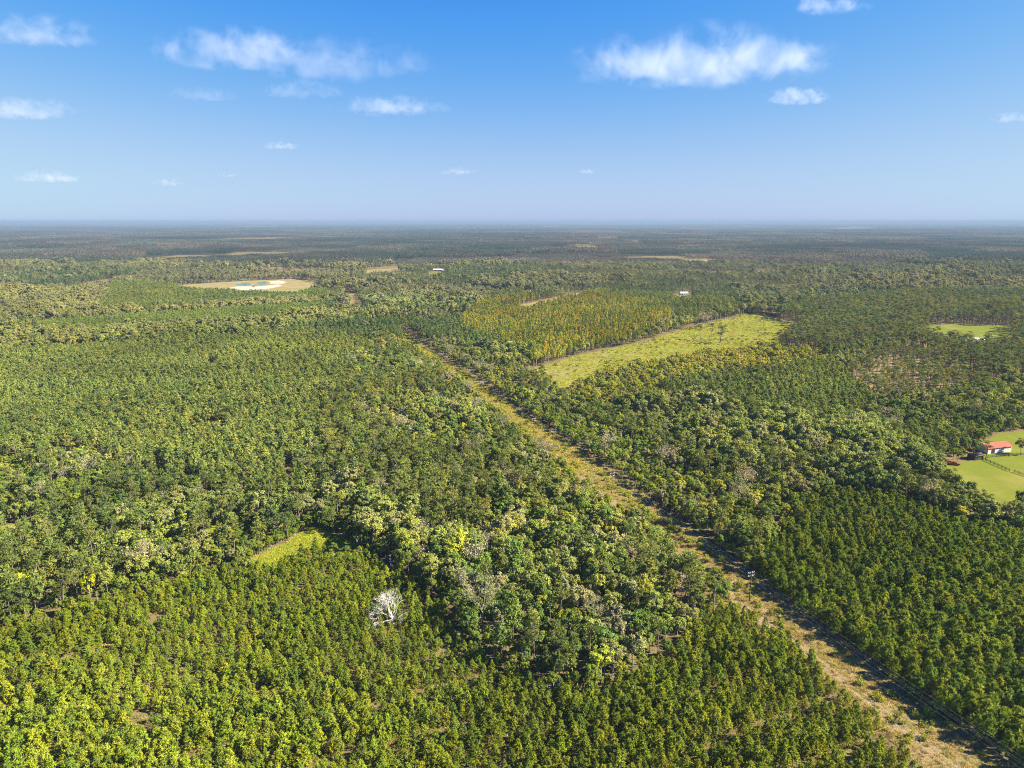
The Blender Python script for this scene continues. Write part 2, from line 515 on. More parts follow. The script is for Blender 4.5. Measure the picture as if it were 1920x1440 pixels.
def twigs(mb, g, p, d, L, r, depth, spread=0.55, up=0.15):
    p = np.array(p, float)
    d = unit(np.array(d, float)[None])[0]
    mid = p + d * L * .5 + g.normal(size=3) * L * .05
    e = p + d * L + g.normal(size=3) * L * .07
    mb.tube([tuple(p), tuple(mid), tuple(e)], [r, r * .8, r * .55], 4 if depth > 1 else 3)
    if depth == 0:
        return
    for k in range(4 if depth > 1 else 5):
        f = g.uniform(.45, 1.0)
        nd = d + g.normal(size=3) * spread + [0, 0, up]
        twigs(mb, g, p + (e - p) * f, nd, L * g.uniform(.52, .72), r * .52, depth - 1, spread, up)

def bare_form(seed, h=13.0, leafy=520):
    """thinly leaved grey tree: pale limbs and twigs, a few last leaves"""
    g = np.random.default_rng(seed)
    tr, cr = MB(), MB()
    tr.tube([(0, 0, -.3), (g.normal() * .2, g.normal() * .2, h * .35)], [.24, .17], 6)
    for k in range(5):
        a = k * 1.257 + g.normal() * .3
        twigs(tr, g, (0, 0, h * g.uniform(.25, .42)), (math.cos(a) * .6, math.sin(a) * .6, 1.1), h * .34, .085, 3, .55, .2)
    tips = np.array(tr.v[60:])
    if leafy:
        c = tips[g.integers(0, len(tips), leafy)] + g.normal(size=(leafy, 3)) * .3
        blades(cr, g, c, g.normal(size=(leafy, 3)), .46, .34, .12, True)
    return tr, cr

def shrub_form(seed):
    g = np.random.default_rng(seed)
    tr, cr = MB(), MB()
    for k in range(4):
        a = g.uniform(0, 6.28)
        tr.tube([(0, 0, -.1), (math.cos(a) * .5, math.sin(a) * .5, 1.1)], [.04, .02], 3)
    n = 16
    d = unit(g.normal(size=(n, 3)))
    d[:, 2] = np.abs(d[:, 2])
    P = d * np.array([1.15, 1.15, 1.3]) * g.uniform(.4, 1, (n, 1)) + [0, 0, .3]
    m = 14
    c = np.repeat(P, m, 0) + g.normal(size=(n * m, 3)) * .22
    blades(cr, g, c, np.repeat(d, m, 0) + g.normal(size=(n * m, 3)) * .8, .36, .26, .25, True)
    return tr, cr

def tuft_form(seed):
    g = np.random.default_rng(seed)
    cr = MB()
    n = 46
    c = np.c_[g.normal(size=n) * .45, g.normal(size=n) * .45, np.full(n, -.03)]
    blades(cr, g, c, np.c_[g.normal(size=n) * .55, g.normal(size=n) * .55, np.ones(n)], .55, .13, .3)
    return None, cr

SPECIES = {}
def species(name, forms, bark):
    SPECIES[name] = []
    for i, (tr, cr) in enumerate(forms):
        rec = {'crown': cr.mesh(name + '_crown', [M_LEAF])}
        if tr is not None:
            rec['trunk'] = tr.mesh(name + '_trunk', [bark])
            rec['whole'] = join_mb(cr, tr).mesh(name + '_tree', [M_LEAF, bark])
        else:
            rec['whole'] = rec['crown']
        rec['top'] = max(v[2] for v in (cr.v + (tr.v if tr else [])))
        SPECIES[name].append(rec)

species('young_pine', [young_pine_form(100 + i) for i in range(9)], M_BARK)
species('plantation_pine', [pole_pine_form(200 + i) for i in range(8)], M_BARK)
species('tall_pine', [tall_pine_form(300 + i) for i in range(7)], M_BARK)
species('hardwood_tree', [hardwood_form(400 + i) for i in range(9)], M_PALEBARK)
species('slender_tree', [slender_form(500 + i) for i in range(6)], M_PALEBARK)
species('bare_tree', [bare_form(600 + i) for i in range(5)], M_PALEBARK)
species('shrub', [shrub_form(700 + i) for i in range(5)], M_BARK)
species('grass', [tuft_form(800 + i) for i in range(5)], None)

# ------------------------------------------------------------------ ground
def sheet(name, pts, z, mat, label=None):
    me = bpy.data.meshes.new(name)
    me.from_pydata([(x, y, z) for x, y in pts], [], [tuple(range(len(pts)))])
    me.materials.append(mat)
    me.update()
    if me.polygons[0].normal.z < 0:
        me.flip_normals()
    o = link(name, me)
    o['kind'] = 'structure'
    if label: o['label'] = label
    return o

G = 70000.0
sheet('ground', [(-G, -2000), (G, -2000), (G, G), (-G, G)], 0.0, M_GROUND)
def densify(P, step=60.0):
    """photo outline to ground points, long edges split and made slightly uneven"""
    W = [Vector(gp(*p)) for p in P]
    o = []
    for i, a in enumerate(W):
        b = W[(i + 1) % len(W)]
        n = max(1, int((b - a).length / step))
        for k in range(n):
            q = a.lerp(b, k / n)
            if k:
                q += Vector((R.uniform(-1, 1), R.uniform(-1, 1))) * min(step * .04, 2.0)
            o.append((q.x, q.y))
    return o
sheet('power_line_clearing', densify(CLEAR['row'], 14), 0.02, M_ROW)
sheet('clearing_gap', densify(CLEAR['gap'], 20), 0.02, M_ROW)
sheet('clearcut_field', densify(CLEAR['field'], 30), 0.02, M_FIELD)
sheet('pasture', densify(CLEAR['pasture'], 25), 0.02, M_LAWN)
sheet('grass_strip', densify(CLEAR['strip'], 10), 0.02, M_LAWN)
sheet('sand_pit_ground', densify(CLEAR['pit'], 40), 0.03, M_SAND)
for k in 'abcdefg':
    sheet('meadow', densify(CLEAR['meadow_' + k], 60), 0.03, M_LAWN if k in 'bf' else M_MEADOW)
sheet('glade', densify(CLEAR['glade_a'], 30), 0.02, M_MEADOW)
sheet('glade', densify(CLEAR['glade_b'], 30), 0.02, M_LITTER)
sheet('glade', densify(CLEAR['glade_c'], 30), 0.02, M_FIELD)
sheet('glade', densify(CLEAR['glade_d'], 30), 0.02, M_LITTER)
sheet('open_woodland_floor', densify(dict(ZONES)['open'], 40), 0.02, M_LITTER)

# ------------------------------------------------------------------ scattering the woods
def cells(x0, x1, y0, y1, sx, sy, ang=0.0, jit=0.35):
    ca, sa = math.cos(ang), math.sin(ang)
    cx, cyy = (x0 + x1) / 2, (y0 + y1) / 2
    r = math.hypot(x1 - x0, y1 - y0) / 2 if ang else 0
    hx, hy = (r, r) if ang else ((x1 - x0) / 2, (y1 - y0) / 2)
    U, V = np.meshgrid(np.arange(-hx, hx, sx), np.arange(-hy, hy, sy))
    U, V = U.ravel(), V.ravel()
    U = U + rng.uniform(-jit, jit, U.shape) * sx
    V = V + rng.uniform(-jit, jit, V.shape) * sy
    X, Y = cx + U * ca - V * sa, cyy + U * sa + V * ca
    k = (X > x0) & (X < x1) & (Y > y0) & (Y < y1)
    return X[k], Y[k]

LEAFK = np.array([1.98, 2.0, 1.3])
PLANT = {k: [] for k in SPECIES}      # species -> list of (x, y, scale, tint, zone)
def put(sp, X, Y, S, T, zone):
    if sp not in ('grass', 'shrub'):
        a, b = vnoise(X, Y, 48, 71)[:, None] - .5, vnoise(X, Y, 95, 72)[:, None] - .5
        T = T * (1 + .42 * a) * (1 + b * np.array([.24, .08, -.1]))
    for a in zip(X.tolist(), Y.tolist(), S.tolist(), (T * LEAFK).tolist()):
        PLANT[sp].append((*a, zone))

def tints(n, cols, w, var=.16):
    cols = np.array(cols, float)
    w = np.array(w, float)
    i = rng.choice(len(cols), n, p=w / w.sum())
    k = 1 + rng.uniform(-var, var, (n, 1))
    return np.clip(cols[i] * k * (1 + rng.uniform(-.07, .07, (n, 3))), .004, .9)

NEAR = 2000.0
def frustum(X, Y, m=1.22):
    PX, PY = to_px(X, Y)
    return (np.abs(PX - CX) < 960 * m) & (PY < 1440 * 1.12) & (Y > 60)

def fill(zone, x0, x1, y0, y1, sx, sy, ang=0.0, jit=.35):
    X, Y = cells(x0, x1, y0, y1, sx, sy, ang, jit)
    k = frustum(X, Y)
    X, Y = X[k], Y[k]
    k = zone_of(X, Y) == Z_IDS.index(zone)
    return X[k], Y[k]

GREEN = [(.105, .125, .020), (.085, .115, .020), (.130, .135, .022), (.065, .095, .020)]
# young plantations
X, Y = fill('young_a', -330, 330, 100, 260, 2.3, 2.5, math.radians(24), .36)
k = (vnoise(X, Y, 9, 3) * .5 + vnoise(X, Y, 3.4, 8) * .5) > .235
X, Y = X[k], Y[k]
ca, sa = math.cos(math.radians(24)), math.sin(math.radians(24))
lane = np.abs(((-X * sa + Y * ca) / 15.0) % 1.0 - .5) < .045
lane &= vnoise(X, Y, 30, 14) > .5
k = ~lane
X, Y = X[k], Y[k]
put('young_pine', X, Y, (.62 + .42 * vnoise(X, Y, 22, 4)) * rng.uniform(.7, 1.22, len(X)),
    tints(len(X), [(.112, .130, .018), (.094, .116, .018), (.134, .148, .020), (.074, .098, .020)], [4, 3.2, 2.4, 2.4], .14), 'young_a')
X, Y = fill('young_b', 60, 420, 90, 330, 3.05, 3.15, math.radians(-20), .36)
k = (vnoise(X, Y, 7, 5)) > .10
X, Y = X[k], Y[k]
put('young_pine', X, Y, (1.12 + .3 * vnoise(X, Y, 22, 6)) * rng.uniform(.85, 1.2, len(X)),
    tints(len(X), [(.092, .116, .020), (.074, .100, .020), (.116, .130, .020), (.058, .084, .020)], [4, 3, 2, 2]), 'young_b')
# plantation pines
PG = [(.102, .116, .038), (.086, .102, .036), (.124, .130, .040), (.068, .088, .034)]
for zn, sx in (('pine_d', 4.05), ('pine_f', 4.2), ('pine_e', 4.8)):
    X, Y = fill(zn, -1200, 1000, 230, 1700, sx, sx * .95, math.radians(12), .38)
    put('plantation_pine', X, Y, (.74 + .28 * vnoise(X, Y, 40, 7)) * rng.uniform(.82, 1.15, len(X)), tints(len(X), PG, [4, 3, 2, 2]), zn)
X, Y = fill('pine_bright', -1400, 0, 650, 1250, 3.6, 3.6)
put('plantation_pine', X, Y, .68 * rng.uniform(.8, 1.2, len(X)), tints(len(X), [(.082, .108, .034), (.096, .116, .034), (.07, .096, .032)], [1, 1, 1]), 'pine_bright')
X, Y = fill('orange', -200, 320, 560, 1300, 3.9, 3.9, math.radians(20))
k = rng.random(len(X)) < .45 + .4 * (vnoise(X, Y, 45, 92) > .42)
put('slender_tree', X[k], Y[k], rng.uniform(.75, 1.25, k.sum()), tints(k.sum(), [(.175, .135, .022), (.150, .140, .022), (.185, .160, .025), (.115, .130, .022), (.08, .105, .02), (.14, .12, .05)], [2.2, 3, 2.5, 4, 2.5, 1.2]), 'orange')
put('plantation_pine', X[~k], Y[~k], rng.uniform(.7, .95, (~k).sum()), tints((~k).sum(), PG, [4, 3, 2, 2]), 'orange')
# old pines, open wood
X, Y = fill('pine_tall', 200, 1200, 450, 1350, 6.0, 6.0, .3)
put('tall_pine', X, Y, rng.uniform(.72, 1.15, len(X)), tints(len(X), [(.075, .085, .034), (.062, .074, .032), (.092, .095, .036), (.11, .10, .045)], [4, 3, 2, 1]), 'pine_tall')
X, Y = fill('open', 200, 700, 400, 800, 6.4, 6.4, .2, .5)
k = rng.random(len(X)) < .35 + .75 * vnoise(X, Y, 28, 93)
put('tall_pine', X[k], Y[k], rng.uniform(.6, .95, k.sum()), tints(k.sum(), [(.075, .085, .034), (.062, .074, .032), (.10, .10, .036)], [3, 2, 2]), 'open')
X, Y = X[~k] + 2, Y[~k]
put('shrub', X, Y, rng.uniform(.8, 1.6, len(X)), tints(len(X), [(.19, .16, .04), (.15, .12, .06)], [1, 1]), 'open')
# scrub in front of the cut field
X, Y = fill('scrub', 0, 360, 440, 800, 4.6, 4.6, .4)
put('hardwood_tree', X, Y, rng.uniform(.42, .75, len(X)), tints(len(X), [(.17, .165, .025), (.14, .14, .03), (.15, .13, .055), (.095, .11, .025), (.20, .19, .025)], [3, 3, 2, 2, 1]), 'scrub')

# hardwood treelines between the far left stands
HBAND = [[(-500, 660), (80, 637), (400, 615), (645, 592), (662, 622), (300, 650), (0, 672), (-500, 725)],
         [(-500, 575), (0, 552), (205, 548), (178, 597), (75, 611), (-500, 655)],
         [(180, 598), (500, 575), (640, 567), (640, 573), (250, 597), (75, 611)]]
# mixed woods: hardwood with pine, patchy; taller belts stand along the creek and above the young pines
BELT = [(1150, 775), (1300, 765), (1400, 795), (1580, 808), (1760, 880), (1800, 935), (1960, 990), (1960, 1035), (1830, 992), (1740, 966), (1640, 940), (1560, 936), (1500, 950), (1400, 905), (1250, 850)]
BELT2 = [(230, 985), (330, 955), (430, 930), (600, 925), (730, 945), (800, 1010), (760, 1060), (700, 1035), (660, 1008), (590, 975), (540, 1005), (450, 1040), (370, 1070), (230, 1110)]
HW = [(.110, .120, .038), (.135, .140, .052), (.082, .106, .030), (.150, .155, .030), (.150, .142, .085), (.062, .088, .028), (.180, .185, .030), (.135, .120, .082)]
for (y0, y1, s) in ((150, 650, 4.7), (650, 1200, 5.5), (1200, NEAR, 6.6)):
    w = y1 * 0.92
    X, Y = fill('mixed', -w, w, y0, y1, s, s, .35, .42)
    d = np.hypot(X, Y)
    n1, n2, n3 = vnoise(X, Y, 55, 21), vnoise(X, Y, 120, 22), vnoise(X, Y, 26, 23)
    u = rng.random(len(X))
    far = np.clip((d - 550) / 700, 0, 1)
    pfrac = np.clip((n1 - .45) * 2.2 + .16, .04, .88)
    pfrac = np.clip(pfrac + np.where((X < -60) & (Y < 520), .22, 0), 0, .9)
    r1, r2, r3, edge_d = parcel(X, Y, 210.0, 2)
    PXb, PYb = to_px(X, Y)
    hband = np.zeros(X.shape, bool)
    for P in HBAND:
        hband |= in_poly(PXb, PYb, P)
    r1 = np.where(hband, .6, r1)
    r2 = np.where(hband, .55 + .3 * r2, r2)
    stand = np.where(r1 < .34, .93, np.where(r1 < .74, .06, .45))
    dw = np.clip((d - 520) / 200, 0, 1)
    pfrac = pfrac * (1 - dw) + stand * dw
    hgt = 1 + (.62 + .75 * r2 - 1) * dw
    road = (d > 620) & ~hband & (edge_d < 5.5) & (vnoise(X, Y, 300, 61) > .45)
    glade = (d > 1250) & ~hband & (r3 > .955) & (edge_d > 12)
    isp = (u < pfrac * np.where(in_poly(*to_px(X, Y), BELT) | in_poly(*to_px(X, Y), BELT2), .35, 1.0)) & ~((X < 173.5 - .392 * Y) & (X > 173.5 - .392 * Y - 26) & (Y < 700)) & ~((X > 173.5 - .392 * Y) & (X < 173.5 - .392 * Y + 34) & (Y < 700) & (Y > 290))
    bare = (~isp) & (rng.random(len(X)) < np.where(n3 > .7, .06, .018) + far * .012)
    gone = road | glade
    isp, bare = isp & ~gone, bare & ~gone
    hw = ~isp & ~bare & ~gone
    # hardwood colour: drifts from clump to clump
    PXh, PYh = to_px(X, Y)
    yellowish = np.clip(1 - np.abs(PXh - 140) / 400, 0, 1) * np.clip((PYh - 850) / 120, 0, 1)  # where the near left hardwoods have yellower leaves
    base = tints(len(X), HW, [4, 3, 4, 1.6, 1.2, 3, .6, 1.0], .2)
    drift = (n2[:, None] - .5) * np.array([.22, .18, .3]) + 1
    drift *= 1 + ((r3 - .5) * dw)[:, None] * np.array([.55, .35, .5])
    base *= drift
    base = base * (1 - .45 * yellowish[:, None]) + np.array([.165, .168, .024]) * .45 * yellowish[:, None]
    base *= 1.02
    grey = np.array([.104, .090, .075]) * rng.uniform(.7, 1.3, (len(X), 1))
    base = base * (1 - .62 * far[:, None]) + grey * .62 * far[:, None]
    sz = (.50 + .45 * n3) * rng.uniform(.62, 1.34, len(X)) * (1 + .15 * far)
    sz *= np.where((PXh < 480) & (PYh > 830), .72, 1.0) * np.where(Y < 420, .84, 1.0)
    sz *= np.where(d > 1200, 1.18, 1.0)
    row_x = 173.5 - .392 * Y                       # trees kept low along the left side of the line
    edge = (X < row_x) & (X > row_x - 34) & (Y < 700)
    edge_r = (X > row_x) & (X < row_x + 42) & (Y > 300) & (Y < 800)
    sz *= np.where(edge_r, .55 + .008 * np.clip(X - row_x, 0, 42), 1.0)
    sz *= np.where(edge, .48 + .012 * np.clip(row_x - X, 0, 34), 1.0)
    base[hband] = base[hband] * .6 + np.array([.135, .125, .05]) * .42
    belt = (in_poly(PXh, PYh, BELT) | in_poly(PXh, PYh, BELT2)) & (rng.random(len(X)) < .35 + .5 * (vnoise(X, Y, 18, 91) > .45))
    sz = np.where(belt, np.clip(sz * 1.45, .75, np.where(PXh > 1730, .85, 1.25)), sz)
    base[belt] = base[belt] * .62 + np.array([.120, .122, .052]) * .42
    sz *= hgt
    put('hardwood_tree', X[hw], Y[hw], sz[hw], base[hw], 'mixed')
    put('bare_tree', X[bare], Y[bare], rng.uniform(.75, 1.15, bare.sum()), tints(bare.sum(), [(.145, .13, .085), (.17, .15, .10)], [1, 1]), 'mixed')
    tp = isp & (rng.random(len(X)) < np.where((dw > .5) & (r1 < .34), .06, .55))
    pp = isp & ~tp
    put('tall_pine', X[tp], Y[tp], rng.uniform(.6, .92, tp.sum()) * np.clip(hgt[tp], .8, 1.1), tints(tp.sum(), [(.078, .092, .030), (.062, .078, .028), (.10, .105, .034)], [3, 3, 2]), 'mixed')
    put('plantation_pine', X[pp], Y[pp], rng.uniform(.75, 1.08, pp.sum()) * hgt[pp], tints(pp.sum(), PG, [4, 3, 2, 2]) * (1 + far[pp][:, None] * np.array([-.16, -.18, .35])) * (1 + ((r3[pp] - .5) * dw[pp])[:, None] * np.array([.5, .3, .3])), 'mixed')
# low growth under the near woods and along the edge of the line
X, Y = fill('mixed', -300, 360, 160, 520, 3.0, 3.0, .1, .45)
k = rng.random(len(X)) < .82
put('hardwood_tree', X[k], Y[k], rng.uniform(.22, .48, k.sum()), tints(k.sum(), [(.105, .125, .022), (.085, .11, .022), (.145, .155, .022), (.065, .088, .022)], [3, 3, 1.5, 2]), 'mixed')

# grass tufts and shrubs of the clearing, the field and the strip
def clear_fill(key, s, y0, y1, x0, x1):
    X, Y = cells(x0, x1, y0, y1, s, s, .2, .48)
    PX, PY = to_px(X, Y)
    k = in_poly(PX, PY, CLEAR[key]) & frustum(X, Y)
    return X[k], Y[k]
X, Y = clear_fill('row', .85, 100, 330, 20, 150)
k = rng.random(len(X)) < .35 + .6 * vnoise(X, Y, 5, 31)
X, Y = X[k], Y[k]
pw = np.array([(112.5, 114.0)] + [gp(*p) for p in ((1405, 1127), (1147, 927), (1001, 817))])
wv = (X - np.interp(Y, pw[:, 1], pw[:, 0])) * .925 - (np.sin(Y * .045) - 4.2)
k = np.minimum(np.abs(wv - .9), np.abs(wv + .9)) > .55
X, Y = X[k], Y[k]
put('grass', X, Y, rng.uniform(.45, 1.1, len(X)), tints(len(X), [(.22, .165, .090), (.25, .195, .105), (.19, .155, .065), (.14, .14, .04), (.13, .085, .06)], [3, 3, 2, 1.2, 1.5]), 'row')
X, Y = clear_fill('row', 1.6, 330, 900, -260, 80)
put('grass', X, Y, rng.uniform(.8, 1.8, len(X)), tints(len(X), [(.235, .18, .07), (.22, .18, .05), (.17, .155, .045), (.11, .12, .035)], [3, 3, 1.6, 1.2]), 'row')
X, Y = clear_fill('field', 2.3, 480, 1000, -20, 400)
k = rng.random(len(X)) < .3 + .6 * vnoise(X, Y, 18, 33)
X, Y = X[k], Y[k]
put('grass', X, Y, rng.uniform(.9, 2.1, len(X)), tints(len(X), [(.20, .205, .035), (.17, .185, .032), (.23, .19, .065), (.13, .135, .035)], [3, 3, 2, 1.5]), 'field')
X, Y = fill('young_a', -260, 260, 110, 260, 1.5, 1.5, .3, .45)
k = vnoise(X, Y, 6, 35) > .35
put('grass', X[k], Y[k], rng.uniform(.5, 1.3, k.sum()), tints(k.sum(), [(.20, .17, .07), (.16, .15, .045), (.12, .13, .03), (.15, .09, .05)], [3, 3, 3, 1.5]), 'young_a')
X, Y = clear_fill('strip', .9, 200, 330, -150, 0)
put('grass', X, Y, rng.uniform(.5, 1.2, len(X)), tints(len(X), [(.20, .21, .032), (.17, .19, .03), (.21, .19, .05)], [3, 3, 1]), 'strip')
# low growth along the far side of the grass strip
EP = [gp(*p) for p in CLEAR['strip'][:8]]
ex, ey = [], []
for (ax_, ay_), (bx_, by_) in zip(EP[:-1], EP[1:]):
    for t in np.arange(0, 1, 1.1 / math.hypot(bx_ - ax_, by_ - ay_)):
        for q in range(3):
            ex.append(ax_ + (bx_ - ax_) * t + rng.uniform(-.8, .8))
            ey.append(ay_ + (by_ - ay_) * t + rng.uniform(.3, 6.5))
ex, ey = np.array(ex), np.array(ey)
put('hardwood_tree', ex, ey, rng.uniform(.13, .30, len(ex)), tints(len(ex), [(.12, .14, .022), (.09, .115, .022), (.16, .16, .025), (.07, .09, .02)], [3, 3, 1, 2]), 'mixed')
# shrubs on the line clearing (thick near the pole and at the bottom end)
X, Y = clear_fill('row', 2.0, 100, 900, -260, 150)
PX, PY = to_px(X, Y)
dens = .075 + .5 * np.exp(-((PX - 1395) / 55) ** 2 - ((PY - 1135) / 32) ** 2) + .55 * np.exp(-((PX - 1715) / 75) ** 2 - ((PY - 1350) / 40) ** 2) + .3 * np.exp(-((PX - 1325) / 40) ** 2 - ((PY - 1085) / 40) ** 2)
dens += np.where(Y > 250, .07 + .26 * (vnoise(X, Y, 16, 77) > .6), 0)
k = rng.random(len(X)) < dens
X, Y, PX = X[k], Y[k], PX[k]
put('shrub', X, Y, rng.uniform(.35, 1.15, len(X)), tints(len(X), [(.18, .185, .028), (.15, .16, .028), (.11, .12, .028), (.075, .085, .025)], [4, 3, 2, 2]), 'row')
X, Y = clear_fill('field', 6, 480, 1000, -20, 400)
k = rng.random(len(X)) < .15 + .75 * (vnoise(X, Y, 40, 78) > .62)
put('shrub', X[k], Y[k], rng.uniform(.5, 1.4, k.sum()), tints(k.sum(), [(.20, .20, .03), (.13, .13, .03), (.09, .10, .025)], [3, 2, 1]), 'field')

# ------------------------------------------------------------------ far woods, laid as plots of many small trees
def plot_form(seed, kind, size=64.0):
    g = np.random.default_rng(seed)
    cr = MB()
    sp = {'pine': 4.6, 'hard': 7.2, 'mix': 6.0}[kind]
    n = int(size / sp)
    for i in range(n):
        for j in range(n):
            x = (i + .5 + g.uniform(-.42, .42)) * sp - size / 2
            y = (j + .5 + g.uniform(-.42, .42)) * sp - size / 2
            pine = kind == 'pine' or (kind == 'mix' and g.random() < .5)
            if pine:
                h, r, m = g.uniform(11, 15), g.uniform(1.9, 2.7), 18
                col = np.array([.058, .066, .040]) * g.uniform(.75, 1.25)
            else:
                h, r, m = g.uniform(11, 18), g.uniform(3.0, 4.8), 30
                col = np.array([(.105, .092, .060), (.125, .104, .072), (.090, .088, .048), (.160, .130, .098), (.120, .108, .052), (.065, .076, .038)][g.integers(0, 6)]) * g.uniform(.8, 1.2)
            d = unit(g.normal(size=(m, 3)))
            d[:, 2] = np.abs(d[:, 2])
            base = np.array([x, y, h - r * 1.5])
            c = base + d * np.array([r * .8, r * .8, r * 1.5]) * g.uniform(.6, 1, (m, 1))
            c[:, 2] -= g.uniform(0, 1, m) * (r if pine else r * .8)
            k0 = len(cr.c)
            blades(cr, g, c, g.normal(size=(m, 3)), 1.9 if pine else 2.3, 1.5 if pine else 2.0, .15, True, face=d)
            for q in range(k0, len(cr.c)):
                cr.c[q] = tuple(float(a * b) for a, b in zip(cr.c[q], col))
            cr.tube([(x, y, 0), (x, y, h - r * .6)], [.2, .1], 3, 0, (.17, .14, .10))
    return cr

PLOTS = []
for i, kd in enumerate(['pine', 'pine', 'pine', 'hard', 'hard', 'hard', 'mix', 'mix', 'mix']):
    PLOTS.append(plot_form(900 + i, kd).mesh('plot', [M_LEAF]))

def gn_scatter(name, meshes, P, ROT, SCL, VID, TINT):
    me = bpy.data.meshes.new(name)
    n = len(P)
    me.vertices.add(n)
    me.vertices.foreach_set('co', np.asarray(P, np.float32).ravel())
    for an, ty, arr, key in (('rot', 'FLOAT_VECTOR', ROT, 'vector'), ('scl', 'FLOAT_VECTOR', SCL, 'vector'), ('tint', 'FLOAT_VECTOR', TINT, 'vector'), ('vid', 'INT', VID, 'value')):
        a = me.attributes.new(an, ty, 'POINT')
        a.data.foreach_set(key, np.asarray(arr, np.int32 if ty == 'INT' else np.float32).ravel())
    me.update()
    o = link(name, me)
    pc = bpy.data.collections.new(name + '_forms')
    for i, m in enumerate(meshes):
        q = bpy.data.objects.new('%s_form_%02d' % (name, i), m)
        pc.objects.link(q)
    ng = bpy.data.node_groups.new(name, 'GeometryNodeTree')
    ng.interface.new_socket('Geometry', in_out='INPUT', socket_type='NodeSocketGeometry')
    ng.interface.new_socket('Geometry', in_out='OUTPUT', socket_type='NodeSocketGeometry')
    N, L = ng.nodes, ng.links
    gi, go = N.new('NodeGroupInput'), N.new('NodeGroupOutput')
    ci = N.new('GeometryNodeCollectionInfo')
    ci.inputs['Collection'].default_value = pc
    ci.inputs['Separate Children'].default_value = True
    ci.inputs['Reset Children'].default_value = True
    ip = N.new('GeometryNodeInstanceOnPoints')
    ip.inputs['Pick Instance'].default_value = True
    def na(nm, ty):
        q = N.new('GeometryNodeInputNamedAttribute')
        q.data_type = ty
        q.inputs['Name'].default_value = nm
        return q.outputs['Attribute']
    e2r = N.new('FunctionNodeEulerToRotation')
    L.new(na('rot', 'FLOAT_VECTOR'), e2r.inputs[0])
    L.new(gi.outputs[0], ip.inputs['Points'])
    L.new(ci.outputs[0], ip.inputs['Instance'])
    L.new(na('vid', 'INT'), ip.inputs['Instance Index'])
    L.new(e2r.outputs[0], ip.inputs['Rotation'])
    L.new(na('scl', 'FLOAT_VECTOR'), ip.inputs['Scale'])
    L.new(ip.outputs[0], go.inputs[0])
    md = o.modifiers.new('scatter', 'NODES')
    md.node_group = ng
    o['kind'] = 'stuff'
    return o

P_, R_, S_, V_, T_ = [], [], [], [], []
for (d0, d1, cell) in ((NEAR - 40, 4200, 64.0), (4200, 10500, 128.0), (10500, 42000, 400.0)):
    X, Y = cells(-d1 * .95, d1 * .95, d0 - cell, d1, cell, cell, 0, .02)
    dd = Y
    k = frustum(X, Y, 1.25) & (dd > d0) & (dd <= d1)
    X, Y = X[k], Y[k]
    PX, PY = to_px(X, Y)
    clr = np.zeros(X.shape, bool)
    for nm, P in CLEAR.items():
        clr |= in_poly(PX, PY, P)
    sc = max(1.0, cell / 128.0)
    big = vnoise(X, Y, 420 * sc, 41) * .6 + vnoise(X, Y, 1300 * sc, 42) * .4
    fld = vnoise(X, Y, 230 * sc, 43) * .5 + vnoise(X, Y, 900 * sc, 44) * .5
    clr |= fld > (.82 if cell < 100 else .78 if cell < 300 else .70)
    clr |= parcel(X, Y, 330.0 if cell < 100 else 620.0 if cell < 300 else 2000.0, 4)[2] > .962
    k = ~clr
    X, Y, big = X[k], Y[k], big[k]
    n = len(X)
    r1, r2, r3, edge_d = parcel(X, Y, 330.0 if cell < 100 else 620.0 if cell < 300 else 2000.0, 4)
    u = big * .35 + r1 * .65 + rng.uniform(-.05, .05, n)
    vid = np.where(u < .44, rng.integers(3, 6, n), np.where(u < .53, rng.integers(6, 9, n), rng.integers(0, 3, n)))
    f = cell / 64.0 * 1.04
    P_.append(np.c_[X, Y, np.zeros(n)])
    R_.append(np.c_[np.zeros(n), np.zeros(n), rng.integers(0, 4, n) * math.pi / 2])
    hs_ = (.45 + 1.0 * r2) * rng.uniform(.9, 1.1, n) * (1 if cell < 300 else 1.35)
    S_.append(np.c_[np.full(n, f), np.full(n, f), hs_])
    V_.append(vid)
    v = vnoise(X, Y, 350 * sc, 46)[:, None]
    brown = np.clip((.5 - r3) * 6 + .5, 0, 1)[:, None]
    tone = np.array([1.18, 1.06, 1.22]) * brown + np.array([.80, .98, 1.08]) * (1 - brown)
    T_.append(tone * (1 + (v - .5) * .5) * (.72 + .62 * vnoise(X, Y, 160 * sc, 47)[:, None]) * rng.uniform(.9, 1.1, (n, 1)))
tag(gn_scatter('far_woods', PLOTS, np.concatenate(P_), np.concatenate(R_), np.concatenate(S_), np.concatenate(V_), np.concatenate(T_)),
    'hazy mixed forest stretching away to the horizon', kind='stuff')

# ------------------------------------------------------------------ single trees one can point to
def tree_object(sp, name, x, y, scale, tint, label, cat, group=None, form=None, rot=None, trunk_mat=None):
    rec = SPECIES[sp][R.randrange(len(SPECIES[sp])) if form is None else form]
    e = empty(name, (x, y, 0), R.uniform(0, 6.28) if rot is None else rot)
    e.scale = (scale, scale, scale) if not isinstance(scale, tuple) else scale
    t = link('trunk', rec['trunk'], e)
    c = link('crown', rec['crown'], e)
    c['tint'] = [float(a) for a in tint]
    tag(e, label, cat, group)
    return e

